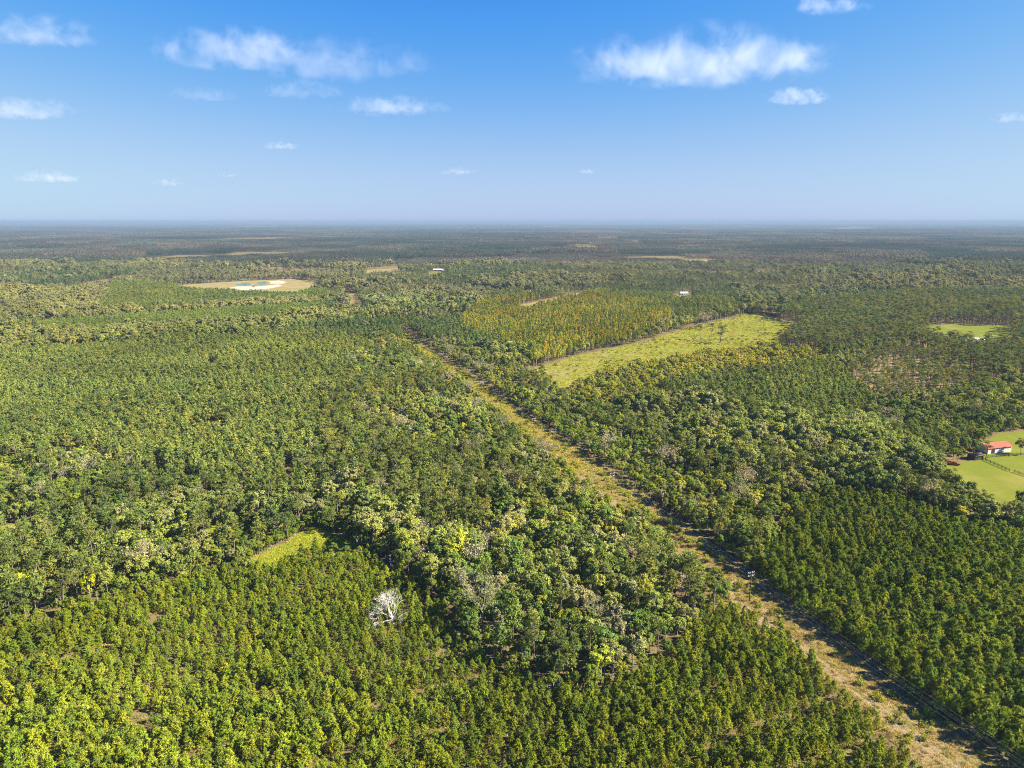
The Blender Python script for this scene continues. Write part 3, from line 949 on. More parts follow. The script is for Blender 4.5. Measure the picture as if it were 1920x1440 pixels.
# special positions that need room around them, as photo pixels: (px, py, radius, room towards the camera)
ROOM = [(738, 1172, 1.8, 4), (905, 1182, 2, 3), (1405, 1127, 2.0, 10), (1147, 927, 2.5, 14), (1001, 817, 3, 16), (904, 741, 3, 16), (837, 691, 3, 18), (790, 664, 3, 18), (750, 627, 3, 20),
        (1872, 848, 9, 30), (762, 501, 14, 60), (822, 508, 14, 60), (989, 532, 9, 50), (992, 550, 9, 50), (951, 574, 12, 45), (1500, 541, 10, 50), (1737, 538, 11, 55), (1656, 495, 13, 70),
        (1815, 646, 8, 34), (1832, 643, 8, 34), (1282, 553, 9, 40), (1450, 595, 5, 20), (476, 537, 6, 20), (733, 1064, 2, 5), (1028, 1100, 2, 6), (1277, 1133, 2, 5),
        (1787, 872, 6, 25), (1828, 860, 6, 18)]
def make_room():
    for sp, L_ in PLANT.items():
        if sp == 'grass' or not L_:
            continue
        A = np.array([(a[0], a[1]) for a in L_])
        keep = np.ones(len(A), bool)
        for px, py, r, fr in ROOM:
            x, y = gp(px, py)
            d = np.hypot(x, y)
            ux, uy = -x / d, -y / d
            rel = A - [x, y]
            al = np.clip(rel @ np.array([ux, uy]), 0, fr)
            keep &= np.hypot(rel[:, 0] - ux * al, rel[:, 1] - uy * al) > r
        PLANT[sp] = [a for a, k in zip(L_, keep) if k]
make_room()

MARKS = [('the dead white tree', 705, 1140), ('the narrow grass strip', 575, 1025), ('the nearest power pole', 1408, 1100), ('the second power pole', 1147, 908), ('the third power pole', 1001, 802),
         ('the far power poles', 850, 690), ('the cut field', 1200, 670), ('the green pasture', 1850, 895), ('the white barn', 1870, 845), ('the big pale grey tree', 905, 1110),
         ('the bottom left corner', 0, 1440), ('the lower middle border', 800, 1440), ('the bottom right corner', 1920, 1440), ('the left edge', 0, 1000), ('the right edge', 1920, 1130),
         ('the lower left border', 400, 1440), ('the orange autumn block', 1050, 610), ('the sandy pit', 480, 537), ('the open pine wood', 1690, 720), ('the lower right border', 1250, 1440),
         ('the rusty dead pine', 1028, 1070), ('the fuzzy silver tree', 1148, 1240), ('the glowing yellow tree', 45, 1090), ('the slim bright tree', 172, 1100), ('the tan glade', 388, 812),
         ('the small yellow glade', 398, 694), ('the wide tan tree', 685, 760), ('the golden tree', 1650, 815), ('the slim dead pine', 1277, 1100), ('the lone field pines', 1330, 630)]
ORD = ['leftmost', 'second from left', 'third from left', 'fourth from left', 'fifth from left', 'sixth from left', 'seventh from left', 'eighth from left', 'ninth from left', 'tenth from left',
       'eleventh from left', 'twelfth from left']
def where(px, py):
    best = min(MARKS, key=lambda m: math.hypot((m[1] - px), (m[2] - py) * 1.6))
    dx, dy = px - best[1], (py - best[2]) * 1.6
    r = math.hypot(dx, dy)
    if r < 45:
        return 'close to ' + best[0]
    side = ('right of' if dx > 0 else 'left of') if abs(dx) > abs(dy) else ('in front of' if dy > 0 else 'beyond')
    if 'edge' in best[0] or 'border' in best[0] or 'corner' in best[0]:
        side = 'a little in from' if r < 140 else 'farther in from'
    return ('just ' if r < 110 and side[0] in 'rlb' else '') + side + ' ' + best[0]
def hue(t):
    r, g_, b = t
    if r > g_ * 1.12: return 'tan orange'
    if b > g_ * .42: return 'greyish'
    if r > g_ * .98: return 'yellow green'
    if g_ < .18: return 'dark green'
    return 'olive green' if r > g_ * .82 else 'fresh green'
KIND = {'young_pine': ('young_pine', 'young pine', 'young pines of the plantations'), 'plantation_pine': ('slim_pine', 'slim pine', 'slim pines of the stands'),
        'tall_pine': ('tall_pine', 'tall pine', 'tall pines of the woods'), 'hardwood_tree': ('hardwood_tree', 'leafy hardwood', 'hardwoods of the mixed woods'),
        'slender_tree': ('slender_tree', 'slender autumn tree', 'slender trees of the autumn block'), 'bare_tree': ('half_bare_tree', 'half bare tree', 'half bare trees of the woods'),
        'shrub': ('shrub', 'shrub', 'shrubs of the clearings')}
CATS = {'young_pine': 'pine tree', 'plantation_pine': 'pine tree', 'tall_pine': 'pine tree', 'shrub': 'shrub'}
for sp, (nm, word, grp) in KIND.items():
    L_ = PLANT[sp]
    if not L_:
        continue
    top = SPECIES[sp][0]['top']
    A = np.array([(a[0], a[1], a[2]) for a in L_])
    PX, PY = to_px(A[:, 0], A[:, 1], A[:, 2] * top * .7)
    size = A[:, 2] * top / np.sqrt(A[:, 0] ** 2 + A[:, 1] ** 2 + H * H)
    size = np.where((PX > 6) & (PX < 1914) & (PY < 1432) & (A[:, 2] * top > (1.0 if sp == 'shrub' else 4.0)), size, -1)
    pick = set(np.argsort(-size)[:min(300, int((size > 0).sum()))].tolist())
    ss = A[sorted(pick), 2]
    q1, q2 = np.quantile(ss, [.33, .67])
    todo = {}
    for i in sorted(pick, key=lambda j: PX[j]):
        x, y, s, t, zn = L_[i]
        px, py = float(PX[i]), float(PY[i])
        sz = 'small' if s < q1 else 'big' if s > q2 else 'medium'
        e = tree_object(sp, nm, x, y, (s * R.uniform(.94, 1.08), s * R.uniform(.94, 1.08), s), t, '%s %s %s %s' % (sz, hue(t), word, where(px, py)), CATS.get(sp, 'tree'), grp)
        todo.setdefault(e['label'], []).append(e)
    for lb, es in todo.items():
        if 1 < len(es) <= len(ORD):
            for e, od in zip(es, ORD[:len(es) - 1] + ['rightmost']):
                e['label'] = lb + ', ' + od
    PLANT[sp] = [a for j, a in enumerate(L_) if j not in pick]

# trees that stand out by themselves
def lone(sp, name, px, py, scale, tint, label, cat='tree', form=None, rot=None):
    x, y = gp(px, py)
    return tree_object(sp, name, x, y, scale, np.array(tint) * LEAFK, label, cat, None, form, rot)
lone('tall_pine', 'lone_pine', 1350, 645, (2.0, 2.0, .98), (.052, .062, .03), 'dark round topped lone pine standing in the cut field', 'pine tree')
lone('tall_pine', 'lone_pine', 1333, 640, (.95, .95, 1.0), (.06, .065, .03), 'thin leaning pine just left of the round topped lone pine', 'pine tree')
lone('tall_pine', 'lone_pine', 1313, 638, (1.15, 1.15, .9), (.05, .06, .025), 'short dark pine in the middle of the lone field trees', 'pine tree')
lone('tall_pine', 'lone_pine', 1302, 634, (.9, .9, 1.0), (.07, .065, .035), 'thin pine at the left end of the lone field trees', 'pine tree')
lone('tall_pine', 'lone_pine', 1431, 614, (1.0, 1.0, .85), (.075, .065, .045), 'thin greyish pine alone near the far right corner of the cut field', 'pine tree')
lone('bare_tree', 'pale_dead_tree', 1322, 617, 1.7, (.2, .16, .12), 'tall pale bare tree at the back edge of the cut field', 'dead tree')
lone('hardwood_tree', 'round_tree', 1914, 853, (.8, .8, .62), (.10, .11, .025), 'round olive tree on the lawn right of the white barn')
lone('tall_pine', 'barn_pine', 1848, 862, (.95, .95, .5), (.05, .062, .03), 'dark bushy tree at the left end of the white barn')
lone('bare_tree', 'big_grey_tree', 905, 1182, (1.3, 1.3, 1.4), (.115, .118, .055), 'big pale grey tree with white limbs above the young pines', 'tree', 0)
lone('bare_tree', 'fuzzy_grey_tree', 1148, 1268, (.8, .8, .72), (.16, .15, .09), 'fuzzy silver grey tree at the front of the hardwood belt', 'tree', 1)
lone('bare_tree', 'fuzzy_grey_tree', 1205, 1075, (.9, .9, .9), (.17, .16, .09), 'silver grey tree in the hardwoods left of the nearest power pole', 'tree', 2)
lone('bare_tree', 'fuzzy_grey_tree', 685, 795, (1.5, 1.5, 1.2), (.17, .15, .08), 'wide tan grey tree in the hardwoods left of the line clearing', 'tree', 3)
lone('bare_tree', 'fuzzy_grey_tree', 1742, 958, (1.1, 1.1, 1.15), (.15, .13, .09), 'bare grey tree at the back edge of the right hand young pines', 'tree', 4)
lone('hardwood_tree', 'bright_tree', 45, 1120, (.62, .62, .62), (.24, .25, .02), 'glowing yellow green tree near the left edge')
lone('hardwood_tree', 'bright_tree', 172, 1135, (.5, .5, .8), (.21, .21, .02), 'slim bright yellow green tree among the mixed trees at left')
lone('hardwood_tree', 'bright_tree', 1650, 835, (.6, .6, .6), (.20, .17, .02), 'golden tree in the woods left of the pasture')
lone('hardwood_tree', 'bright_tree', 1800, 990, (.7, .7, .7), (.21, .18, .02), 'golden yellow tree between the pasture and the young pines')

def dead_form(seed, h, lean, reddish):
    g = np.random.default_rng(seed)
    tr, cr = MB(), MB()
    tr.tube([(0, 0, -.3), (lean * .4, 0, h * .5), (lean, 0, h)], [.16, .12, .03], 5)
    for k in range(26):
        t = g.uniform(.25, .98)
        a = g.uniform(0, 6.28)
        L = (1.9 - 1.3 * t) * g.uniform(.5, 1.1)
        b = np.array([lean * t, 0, h * t])
        twigs(tr, g, b, (math.cos(a), math.sin(a), .3), L, .05, 1, .5, .1)
    n = 150 if reddish else 24
    t = g.uniform(.15, .75, n)
    a = g.uniform(0, 6.28, n)
    c = np.c_[np.cos(a) * (1.3 - t) * .9 + lean * t, np.sin(a) * (1.3 - t) * .9, h * t]
    blades(cr, g, c, np.c_[np.cos(a), np.sin(a), np.zeros(n)], .45, .2, .25)
    return tr, cr
SPECIES['dead_pine'] = []
species('dead_pine', [dead_form(40 + i, 9 + i % 3 * 2, (-1) ** i * .5, i % 2 == 0) for i in range(4)], M_DEADWOOD)
lone('dead_pine', 'dead_pine', 1028, 1100, 1.0, (.22, .10, .05), 'dead pine with rusty red needles in the hardwood belt', 'dead tree', 0)
lone('dead_pine', 'dead_pine', 1277, 1135, .95, (.20, .10, .06), 'slim dead pine with rusty base near the nearest power pole', 'dead tree', 2)
lone('dead_pine', 'dead_pine', 888, 1078, 1.1, (.2, .15, .1), 'grey dead pine above the big pale grey tree', 'dead tree', 1)
lone('dead_pine', 'dead_pine', 862, 1062, .95, (.24, .13, .1), 'pinkish dead pine beyond the big pale grey tree', 'dead tree', 0)
lone('dead_pine', 'dead_pine', 733, 1066, .62, (.2, .17, .12), 'small white snag behind the dead white tree', 'dead tree', 3)
lone('dead_pine', 'dead_pine', 1060, 1078, 1.0, (.2, .17, .12), 'silvery dead pine right of the rusty red one', 'dead tree', 3)

# the large dead white tree
g = np.random.default_rng(77)
root = empty('dead_white_tree', (*gp(738, 1174), 0))
tb = MB()
tb.tube([(0, 0, -.3), (-.2, .1, 2.2), (-.7, .2, 4.2)], [.36, .30, .24], 7)
tb.build('trunk', M_DEADWOOD, root)
for k, (d, L, r, z) in enumerate((((-.55, .1, 1), 4.6, .19, 3.6), ((-.15, -.3, 1), 4.6, .18, 3.8), ((.28, .2, 1), 4.2, .16, 3.2), ((-1.1, -.1, .55), 4.6, .16, 3.0), ((-1.3, -.5, .12), 4.2, .14, 2.2), ((.55, -.5, .5), 3.0, .13, 2.2), ((-.5, .6, .8), 4.0, .14, 3.4), ((.2, -.8, .6), 2.8, .12, 1.6), ((-.8, .3, .9), 4.4, .15, 3.2), ((.1, .1, 1), 4.4, .16, 3.9), ((-1.2, .4, .3), 4.4, .14, 2.6), ((.5, .3, .9), 3.6, .13, 2.8))):
    bb = MB()
    twigs(bb, g, (-.17 * z + .1, .04 * z, z), d, L, r * .75, 3, .5, .05)
    bb.build('limb', M_DEADWOOD, root)
tag(root, 'dead white tree with forking bare limbs among the young pines', 'dead tree')

# ------------------------------------------------------------------ the rest of the woods as instanced growth
STUFF_LABEL = {'young_pine': 'rows upon rows of young planted pines', 'plantation_pine': 'close stands of slim planted pines', 'tall_pine': 'scattered old pines of the farther woods',
               'hardwood_tree': 'mixed olive and green hardwood forest', 'slender_tree': 'block of slender trees turning orange and yellow', 'bare_tree': 'thin grey half bare trees among the woods',
               'shrub': 'low yellow green shrubs in the clearings', 'grass': 'dry grass tufts in the clearings'}
STUFF_NAME = {'young_pine': 'young_pine_plantation', 'plantation_pine': 'pine_stand', 'tall_pine': 'old_pine_wood', 'hardwood_tree': 'hardwood_forest', 'slender_tree': 'autumn_wood', 'bare_tree': 'bare_tree_wood',
              'shrub': 'shrub_cover', 'grass': 'grass'}
for sp, L_ in PLANT.items():
    if not L_:
        continue
    n = len(L_)
    XY = np.array([(a[0], a[1]) for a in L_])
    s = np.array([a[2] for a in L_])
    T = np.array([a[3] for a in L_])
    w = s * rng.uniform(.92, 1.1, n)
    tag(gn_scatter(STUFF_NAME[sp], [r['whole'] for r in SPECIES[sp]], np.c_[XY, np.zeros(n)],
                   np.c_[rng.normal(size=n) * .035, rng.normal(size=n) * .035, rng.uniform(0, 6.283, n)], np.c_[w, w, s], rng.integers(0, len(SPECIES[sp]), n), T), STUFF_LABEL[sp], kind='stuff')
    print('STUFF', sp, n)

# ------------------------------------------------------------------ power line
M_POLE = plain_mat('creosote_pole', (.075, .045, .03), (.13, .085, .055), 1.5)
M_ARM = plain_mat('weathered_arm', (.24, .20, .16), (.36, .31, .26), 3.0)
M_GLASS = plain_mat('porcelain', (.62, .62, .60), (.75, .75, .73), 5, .3, .5)
M_WIRE = plain_mat('aluminium_wire', (.6, .6, .6), (.66, .66, .66), .5, .6, .4)
def strip_sheet(name, pts, w, z, mat):
    V_, F_ = [], []
    for i, p in enumerate(pts):
        a, b = Vector(pts[max(i - 1, 0)]), Vector(pts[min(i + 1, len(pts) - 1)])
        d = (b - a).normalized()
        n = Vector((-d.y, d.x)) * w / 2 * R.uniform(.6, 1.25)
        q = Vector(p)
        V_ += [(q.x - n.x, q.y - n.y, z), (q.x + n.x, q.y + n.y, z)]
        if i:
            F_.append((2 * i - 2, 2 * i - 1, 2 * i + 1, 2 * i))
    me = bpy.data.meshes.new(name)
    me.from_pydata(V_, [], F_)
    me.materials.append(mat)
    me.update()
    if me.polygons[0].normal.z < 0:
        me.flip_normals()
    o = link(name, me)
    o['kind'] = 'structure'
    return o
POLE_PX = [(1405, 1127), (1147, 927), (1001, 817), (904, 741), (837, 691), (790, 664), (750, 627)]
POLES = [(112.5, 114.0)] + [gp(*p) for p in POLE_PX]
d0 = Vector(POLES[-1]) - Vector(POLES[0])
LINE_ANG = math.atan2(d0.y, d0.x)
HP = 10.2
ARMS = (HP - .25, HP - 1.35)
def pole_thing(x, y, label):
    e = empty('power_pole', (x, y, 0), LINE_ANG - math.pi / 2)
    b = MB()
    b.tube([(0, 0, -.4), (0, 0, HP * .5), (0, 0, HP + .1)], [.19, .165, .13], 8)
    b.build('pole', M_POLE, e)
    for z in ARMS:
        b = MB()
        b.box(-1.2, 1.2, .14, .28, z - .08, z + .08)
        arm = b.build('crossarm', M_ARM, e)
        for xx in (-1.1, -.45, .45, 1.1):
            b = MB()
            b.tube([(xx, .21, z + .082), (xx, .21, z + .16), (xx, .21, z + .22), (xx, .21, z + .36)], [.05, .13, .11, .06], 8)
            b.build('insulator', M_GLASS, arm)
        for sx in (-1, 1):
            b = MB()
            b.tube([(sx * .75, .12, z - .06), (sx * .1, .15, z - .62)], [.03, .03], 4)
            b.build('brace', M_ARM, e)
    tag(e, label, 'power pole', 'power poles along the line clearing')
    return e
for k, (p, lb) in enumerate(zip(POLES, ['power pole just outside the bottom right corner', 'nearest power pole with two crossarms beside yellow shrubs', 'second power pole standing in golden grass',
                                        'third power pole along the clearing, left of a tall pale trunk', 'fourth power pole in front of the dark clearing edge', 'fifth power pole, its white insulators against shadow',
                                        'sixth power pole low in the far clearing', 'farthest power pole at the upper end of the clearing'])):
    pole_thing(*p, lb)
ux, uy = math.sin(LINE_ANG), -math.cos(LINE_ANG)
for z, lab in ((ARMS[0], 'upper'), (ARMS[1], 'lower')):
    for xx, sd in ((-1.1, 'left'), (1.1, 'right')):
        b = MB()
        pts = []
        for i in range(len(POLES) - 1):
            p, q = Vector(POLES[i]), Vector(POLES[i + 1])
            for k in range(12):
                t = k / 12
                c = p.lerp(q, t)
                pts.append((c.x + ux * xx, c.y + uy * xx, z + .36 - 1.5 * 4 * t * (1 - t)))
        c = POLES[-1]
        pts.append((c[0] + ux * xx, c[1] + uy * xx, z + .36))
        b.tube(pts, [.0095] * len(pts), 4)
        tag(b.build('power_wire', M_WIRE), '%s %s wire sagging from pole to pole along the clearing' % (lab, sd), 'wire', 'wires of the power line')
# wheel ruts down the clearing
for off in (-.9, .9):
    pts = []
    for i in range(len(POLES) - 1):
        p, q = Vector(POLES[i]), Vector(POLES[i + 1])
        for k in range(14):
            c = p.lerp(q, k / 14)
            w = math.sin(c.y * .045) * 1.0 - 4.2
            pts.append((c.x + ux * (off + w), c.y + uy * (off + w)))
    strip_sheet('wheel_rut', pts, .55, .035, M_DIRT)

# ------------------------------------------------------------------ farm on the right
M_WHITE = plain_mat('white_paint', (.50, .485, .45), (.60, .58, .55), .8, .6, .3)
M_REDROOF = plain_mat('rust_red_roof', (.24, .045, .022), (.31, .075, .04), .6, .6, .2)
M_GREYROOF = plain_mat('grey_roof', (.45, .45, .46), (.58, .58, .58), .5, .5, .4)
M_DARK = plain_mat('dark_opening', (.02, .02, .022), (.04, .04, .04), 2)
M_RAIL = plain_mat('dark_fence_wood', (.045, .035, .03), (.09, .07, .055), 3)
M_PANE = plain_mat('window_glass', (.03, .04, .05), (.05, .06, .07), 1, .1, .6)
M_RED = plain_mat('red_paint', (.20, .025, .02), (.26, .04, .03), 1, .4, .4)
M_TYRE = plain_mat('rubber', (.015, .015, .015), (.03, .03, .03), 4)
M_YELLOW = plain_mat('machine_paint', (.30, .12, .07), (.36, .16, .09), 2, .4, .4)
def gable(name, loc, rotz, L, W, hw, hr, wall_m, roof_m, label, cat, doors=1, wins=3, over=.4):
    e = empty(name, (*loc, 0), rotz)
    b = MB()
    b.box(-L / 2, L / 2, -W / 2, W / 2, -.2, hw)
    b.add([(-L / 2, -W / 2, hw), (-L / 2, W / 2, hw), (-L / 2, 0, hw + hr)], [(0, 2, 1)])
    b.add([(L / 2, -W / 2, hw), (L / 2, W / 2, hw), (L / 2, 0, hw + hr)], [(0, 1, 2)])
    b.build('wall', wall_m, e)
    s = hr / (W / 2)
    for sg in (-1, 1):
        b = MB()
        yo, zo = sg * (W / 2 + over), hw - over * s
        th = .12
        x0, x1 = -L / 2 - over, L / 2 + over
        V_ = [(x0, yo, zo + .02), (x1, yo, zo + .02), (x1, 0, hw + hr + .02), (x0, 0, hw + hr + .02)]
        b.add(V_ + [(a, c, d + th) for a, c, d in V_], [(0, 1, 2, 3), (7, 6, 5, 4), (0, 4, 5, 1), (1, 5, 6, 2), (2, 6, 7, 3), (3, 7, 4, 0)])
        b.build('roof', roof_m, e)
    for k in range(doors):
        b = MB()
        x = -L * .28 + k * L * .5
        b.box(x - 1.1, x + 1.1, -W / 2 - .06, -W / 2 - .01, 0, min(2.3, hw - .3))
        b.build('door', M_DARK, e)
    for k in range(wins):
        b = MB()
        x = -L / 2 + L * (k + 1) / (wins + 1)
        if doors and abs(x + L * .28) < 1.9:
            continue
        b.box(x - .5, x + .5, -W / 2 - .05, -W / 2 - .01, 1.1, min(2.1, hw - .3))
        b.build('window', M_PANE, e)
    tag(e, label, cat)
    return e
bx0, bx1 = Vector(gp(1852, 851)), Vector(gp(1893, 847))
bc = (bx0 + bx1) / 2
ba = math.atan2(bx1.y - bx0.y, bx1.x - bx0.x)
gable('barn', (bc.x - .4 * math.sin(ba) * 7 , bc.y + 3.5), ba, 15.5, 7.5, 3.1, 1.7, M_WHITE, M_REDROOF, 'long white barn with rust red roof beside the green pasture', 'barn', 1, 0)

def rail_fence(a, b_, label, h=1.35):
    A, B = Vector(gp(*a)), Vector(gp(*b_))
    L = (B - A).length
    e = empty('rail_fence', (A.x, A.y, 0), math.atan2(B.y - A.y, B.x - A.x))
    n = max(2, int(round(L / 2.6)))
    pb = MB()
    pb.box(-.09, .09, -.09, .09, -.3, h + .1)
    me = pb.mesh('post', [M_RAIL])
    for k in range(n + 1):
        link('post', me, e, (L * k / n, 0, 0))
    for z in (.45, .85, 1.25):
        rb = MB()
        rb.box(-.05, L + .05, -.125, -.092, z - .08, z + .08)
        rb.build('rail', M_RAIL, e)
    tag(e, label, 'fence', 'fences of the pasture')
rail_fence((1843, 862), (1893, 884), 'dark rail fence slanting across the pasture below the barn')
rail_fence((1901, 886), (1960, 906), 'dark rail fence at the right edge of the pasture')
rail_fence((1852, 858), (1960, 850), 'dark rail fence running along the front of the barn')
rail_fence((1843, 828), (1876, 836), 'dark rail fence behind the barn')

def pickup(loc, rotz, label, paint):
    e = empty('pickup_truck', (*loc, 0), rotz)
    b = MB()
    b.box(-2.6, 2.6, -.95, .95, .45, .98)
    b.add([(-.3, -.9, .98), (1.35, -.9, .98), (1.35, .9, .98), (-.3, .9, .98), (-.1, -.78, 1.72), (.8, -.78, 1.72), (.8, .78, 1.72), (-.1, .78, 1.72)],
          [(4, 5, 6, 7), (0, 1, 5, 4), (1, 2, 6, 5), (2, 3, 7, 6), (3, 0, 4, 7)])
    for s in (-1, 1):
        b.box(-2.6, -.32, s * .9 - .05, s * .9 + .05, .98, 1.3)
    b.box(-2.6, -2.5, -.84, .84, .98, 1.3)
    b.build('body', paint, e)
    for s in (-1, 1):
        w = MB()
        w.add([(.02, s * .89, 1.05), (1.15, s * .89, 1.05), (.78, s * .80, 1.62), (.02, s * .80, 1.62)], [(0, 1, 2, 3)])
        w.build('window', M_PANE, e)
    w = MB()
    w.add([(1.30, -.7, 1.08), (1.30, .7, 1.08), (.86, .62, 1.64), (.86, -.62, 1.64)], [(0, 1, 2, 3)])
    w.build('windscreen', M_PANE, e)
    for x in (-1.65, 1.65):
        for s in (-1, 1):
            t = MB()
            t.tube([(x, s * .78, .38), (x, s * 1.0, .38)], [.38, .38], 12)
            t.build('wheel', M_TYRE, e)
    tag(e, label, 'truck')
pickup(gp(1788, 872), math.radians(-12), 'red pickup truck parked in tree shade at the left end of the pasture', M_RED)
pickup(gp(1450, 595), math.radians(-25), 'red and white truck at the back edge of the cut field', M_RED)
# flat trailer beside the red pickup
e = empty('flat_trailer', (*gp(1772, 870), 0), math.radians(-10))
b = MB(); b.box(-4.2, 4.2, -1.1, 1.1, .75, .95); b.build('deck', M_RAIL, e)
for x in (-.6, .6):
    for s in (-1, 1):
        t = MB(); t.tube([(x, s * .9, .37), (x, s * 1.15, .37)], [.37, .37], 10); t.build('wheel', M_TYRE, e)
b = MB(); b.tube([(4.2, 0, .8), (5.6, 0, .6)], [.08, .06], 6); b.build('drawbar', M_RAIL, e)
tag(e, 'long dark flat trailer under the trees left of the pasture', 'trailer')
x, y = gp(1828, 860)
gable('shed', (x, y), math.radians(15), 5.5, 4.5, 2.3, .9, M_RAIL, M_RAIL, 'small dark shed under trees left of the barn', 'shed', 1, 0)

# houses showing through the farther woods
for px, py, L, W, rz, wm, rm, lab in (
        (762, 501, 20, 10, .1, M_WHITE, M_GREYROOF, 'white building at the right end of the far yellow meadow'),
        (822, 508, 24, 10, -.05, M_WHITE, M_GREYROOF, 'low white house above a small far lawn'),
        (989, 532, 10, 8, .2, M_WHITE, M_GREYROOF, 'tiny white house above the tan field road'),
        (992, 550, 10, 8, -.3, M_WHITE, M_GREYROOF, 'tiny white house just behind the tan field road'),
        (1500, 541, 13, 9, .2, M_WHITE, M_GREYROOF, 'white house alone in the woods beyond the cut field'),
        (1737, 538, 15, 10, .1, M_WHITE, M_GREYROOF, 'white house in the far right woods by a golden tree'),
        (1656, 495, 24, 10, 0, M_WHITE, M_GREYROOF, 'long cream building farthest away in the right woods'),
        (1815, 646, 11, 8, .15, M_WHITE, M_GREYROOF, 'left of two pale roofs in the pines below the far meadow'),
        (1832, 643, 11, 8, .1, M_WHITE, M_GREYROOF, 'right of two pale roofs in the pines below the far meadow'),
        (1282, 553, 13, 9, .05, M_WHITE, M_GREYROOF, 'pale house at the small clearing behind the autumn block')):
    gable('house', gp(px, py), rz, L, W, 3.2, 2.0, wm, rm, lab, 'house', 1, 3)

# ------------------------------------------------------------------ sand pit: pools, pale banks, digger
M_POND, nt, out = new_mat('green_water')
bs = nt.nodes.new('ShaderNodeBsdfPrincipled')
bs.inputs['Base Color'].default_value = (.10, .25, .22, 1)
bs.inputs['Roughness'].default_value = .12
nn = noise_node(nt, .5, 3)
bp = nt.nodes.new('ShaderNodeBump'); bp.inputs['Strength'].default_value = .15
nt.links.new(nn.outputs['Fac'], bp.inputs['Height']); nt.links.new(bp.outputs[0], bs.inputs['Normal'])
nt.links.new(bs.outputs[0], out.inputs['Surface'])
sheet('pale_bank', densify([(424, 540.5), (446, 536.8), (472, 537), (500, 535.6), (522, 533), (530, 536), (505, 541), (470, 544), (436, 544)], 30), .06, M_PALESAND)
sheet('pale_bank', densify([(504, 527.5), (524, 526), (538, 529), (530, 532), (507, 532)], 30), .06, M_PALESAND)
sheet('pond', densify([(440, 533.5), (456, 531), (468, 531), (471, 534), (460, 536), (446, 536)], 15), .09, M_POND)
sheet('pond', densify([(480, 533), (484, 529), (496, 527.5), (502, 530), (500, 533), (490, 534.5)], 15), .09, M_POND)
x, y = gp(476, 537.5)
e = empty('excavator', (x, y, 0), .3)
for s in (-1, 1):
    b = MB(); b.tube([(-1.9, s * 1.2 - .3, .5), (-1.9, s * 1.2 + .3, .5)], [.5, .5], 10); b.tube([(1.9, s * 1.2 - .3, .5), (1.9, s * 1.2 + .3, .5)], [.5, .5], 10); b.box(-1.9, 1.9, s * 1.2 - .3, s * 1.2 + .3, .02, .98)
    b.build('track', M_TYRE, e)
b = MB(); b.box(-2.2, 1.5, -1.4, 1.4, 1.0, 2.2); b.build('body', M_YELLOW, e)
b = MB(); b.box(.2, 1.6, .1, 1.35, 2.2, 3.3); b.build('cab', M_PANE, e)
b = MB(); b.tube([(1.3, -.4, 2.0), (4.2, -.4, 5.0), (6.4, -.4, 3.6)], [.28, .25, .2], 6); b.build('boom', M_YELLOW, e)
b = MB(); b.tube([(6.4, -.4, 3.6), (6.0, -.4, 1.2)], [.2, .16], 6); b.build('arm', M_YELLOW, e)
b = MB(); b.box(5.3, 6.4, -.9, .1, .3, 1.2); b.build('bucket', M_TYRE, e)
tag(e, 'rusty excavator standing between the two pit ponds', 'excavator')
# field road at the back of the cut field and the tan farm track
strip_sheet('field_road', [gp(1395, 589), gp(1420, 592), gp(1455, 598), gp(1492, 606)], 4.5, .05, M_PALESAND)

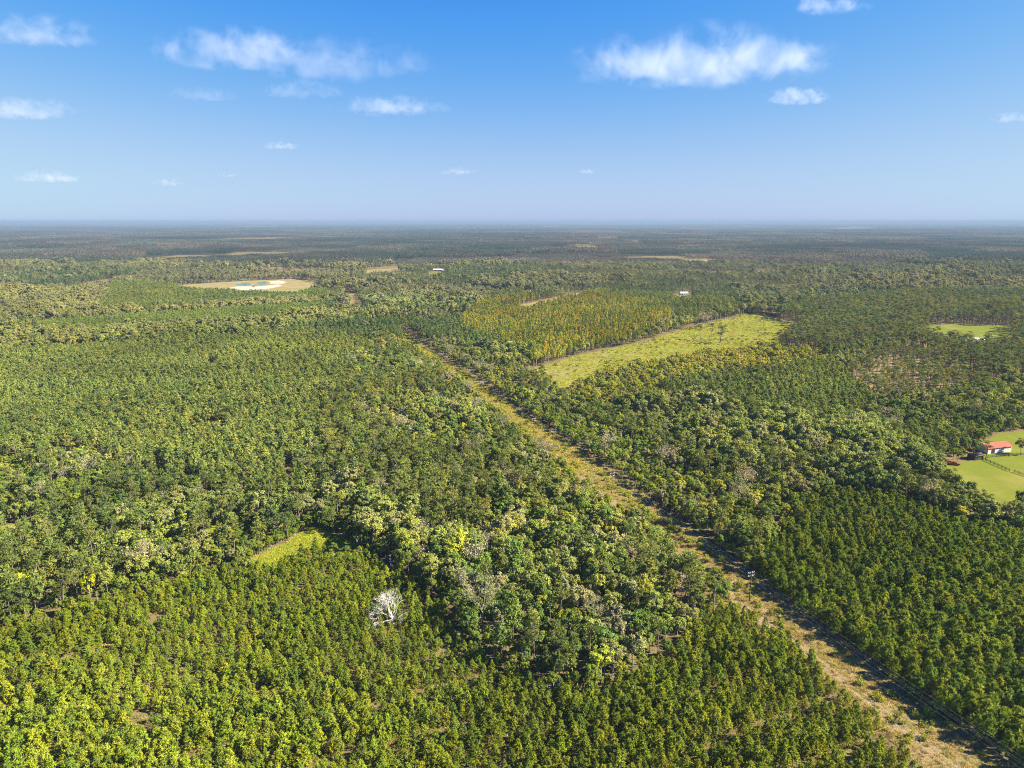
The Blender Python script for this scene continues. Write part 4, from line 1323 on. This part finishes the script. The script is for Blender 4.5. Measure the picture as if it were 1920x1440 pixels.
# ------------------------------------------------------------------ clouds
import bmesh
def cloud(px, py, w, h, tau, seed, label, flat=2.6, thr=.0, alt=1350.0):
    a, b_ = (px - CX) / F, (CY - py) / F
    dv = Vector((a, math.cos(TH) + b_ * math.sin(TH), -math.sin(TH) + b_ * math.cos(TH)))
    t = (alt - H) / dv.z
    pos = Vector((0, 0, H)) + dv * t
    sx, sz = w / 2 / F * t * 1.55, h / 2 / F * t * 1.6
    sy = sx * .6
    bm = bmesh.new()
    bmesh.ops.create_icosphere(bm, subdivisions=3, radius=1.0)
    me = bpy.data.meshes.new('cloud')
    bm.to_mesh(me); bm.free()
    m, nt, out = new_mat('cloud_vapour')
    N, L = nt.nodes, nt.links
    tc = N.new('ShaderNodeTexCoord')
    mp = N.new('ShaderNodeMapping')
    mp.inputs['Scale'].default_value = (sx / sz, sy / sz, 1.0)
    mp.inputs['Location'].default_value = (seed * 7.3, seed * 3.1, seed * 1.7)
    L.new(tc.outputs['Object'], mp.inputs['Vector'])
    nz = N.new('ShaderNodeTexNoise')
    nz.inputs['Scale'].default_value = 1.25
    nz.inputs['Detail'].default_value = 6
    nz.inputs['Roughness'].default_value = .62
    nz.inputs['Distortion'].default_value = .4
    L.new(mp.outputs[0], nz.inputs['Vector'])
    sp = N.new('ShaderNodeSeparateXYZ')
    L.new(tc.outputs['Object'], sp.inputs[0])
    def mth(op, x, y=None, z=None, clamp=False):
        q = N.new('ShaderNodeMath'); q.operation = op; q.use_clamp = clamp
        for i, v in enumerate((x, y, z)):
            if v is None: continue
            if isinstance(v, (int, float)): q.inputs[i].default_value = v
            else: L.new(v, q.inputs[i])
        return q.outputs[0]
    zz = mth('ADD', sp.outputs[2], .22)
    zneg = mth('MULTIPLY', mth('MINIMUM', zz, 0.0), flat)
    zp = mth('ADD', mth('MAXIMUM', zz, 0.0), zneg)
    cx_ = N.new('ShaderNodeCombineXYZ')
    L.new(sp.outputs[0], cx_.inputs[0]); L.new(sp.outputs[1], cx_.inputs[1]); L.new(zp, cx_.inputs[2])
    vl = N.new('ShaderNodeVectorMath'); vl.operation = 'LENGTH'
    L.new(cx_.outputs[0], vl.inputs[0])
    env = mth('SUBTRACT', .92, vl.outputs['Value'])
    den = mth('ADD', mth('MULTIPLY', mth('SUBTRACT', nz.outputs['Fac'], .53), 6.5), mth('MULTIPLY', env, 1.5))
    den = mth('SUBTRACT', den, .25 + thr, None, True)
    den = mth('MULTIPLY', den, mth('MULTIPLY', env, 4.0, None, True))
    den = mth('MULTIPLY', den, tau * .16 / sy)
    pvn = N.new('ShaderNodeVolumePrincipled')
    pvn.inputs['Color'].default_value = (.995, .995, 1, 1)
    pvn.inputs['Anisotropy'].default_value = .2
    L.new(den, pvn.inputs['Density'])
    L.new(pvn.outputs[0], out.inputs['Volume'])
    m.cycles.volume_step_rate = .5
    me.materials.append(m)
    o = link('cloud', me, None, pos)
    o.scale = (sx, sy, sz)
    tag(o, label, 'cloud', None)
for c in ((1315, 108, 400, 105, 4.4, 15, 'largest white cloud high in the sky at right'),
          (450, 92, 270, 75, 3.6, 17, 'bright white cloud high left, the left half of a pair'),
          (630, 112, 300, 80, 1.7, 19, 'soft greyish cloud joined to the right of the bright left cloud'),
          (732, 198, 170, 40, 2.6, 12, 'flat white cloud below the soft greyish cloud'),
          (565, 168, 140, 34, 1.2, 14, 'faint grey wisp between the upper left clouds'),
          (378, 175, 120, 28, 1.0, 16, 'faint thin wisp below the bright left cloud'),
          (45, 203, 150, 44, 3.2, 18, 'flat white cloud cut by the left edge'),
          (65, 58, 190, 60, 2.6, 20, 'ragged cloud in the top left corner'),
          (88, 331, 100, 28, 2.6, 22, 'small white cloud low near the left edge'),
          (525, 273, 60, 18, 2.0, 24, 'tiny white cloud in the left middle of the sky'),
          (1497, 180, 105, 34, 2.8, 26, 'small white cloud below the largest cloud'),
          (1556, 4, 120, 50, 1.8, 28, 'grey white cloud cut by the top edge at right'),
          (860, 320, 62, 18, 1.2, 30, 'faint tiny cloud low in the middle of the sky'),
          (316, 342, 48, 16, 1.2, 34, 'faint tiny cloud low at left'),
          (427, 327, 30, 14, 1.2, 36, 'smallest faint puff low at left'),
          (1100, 321, 26, 13, 1.4, 38, 'smallest white puff low right of the middle'),
          (1896, 218, 60, 28, .9, 40, 'faint wisp at the right edge of the sky')):
    cloud(*c)

# ------------------------------------------------------------------ haze
hb = MB()
hb.box(-G - 500, G + 500, -2500, G + 500, -1.2, H + 12)
m, nt, out = new_mat('haze')
pv = nt.nodes.new('ShaderNodeVolumePrincipled')
pv.inputs['Color'].default_value = (0.215, 0.31, 0.43, 1)
pv.inputs['Density'].default_value = 0.000085
pv.inputs['Anisotropy'].default_value = 0.0
nt.links.new(pv.outputs[0], out.inputs['Volume'])
hz = hb.build('haze', m)
hz['kind'] = 'stuff'
hz['label'] = 'thin blue haze lying over the far woods'
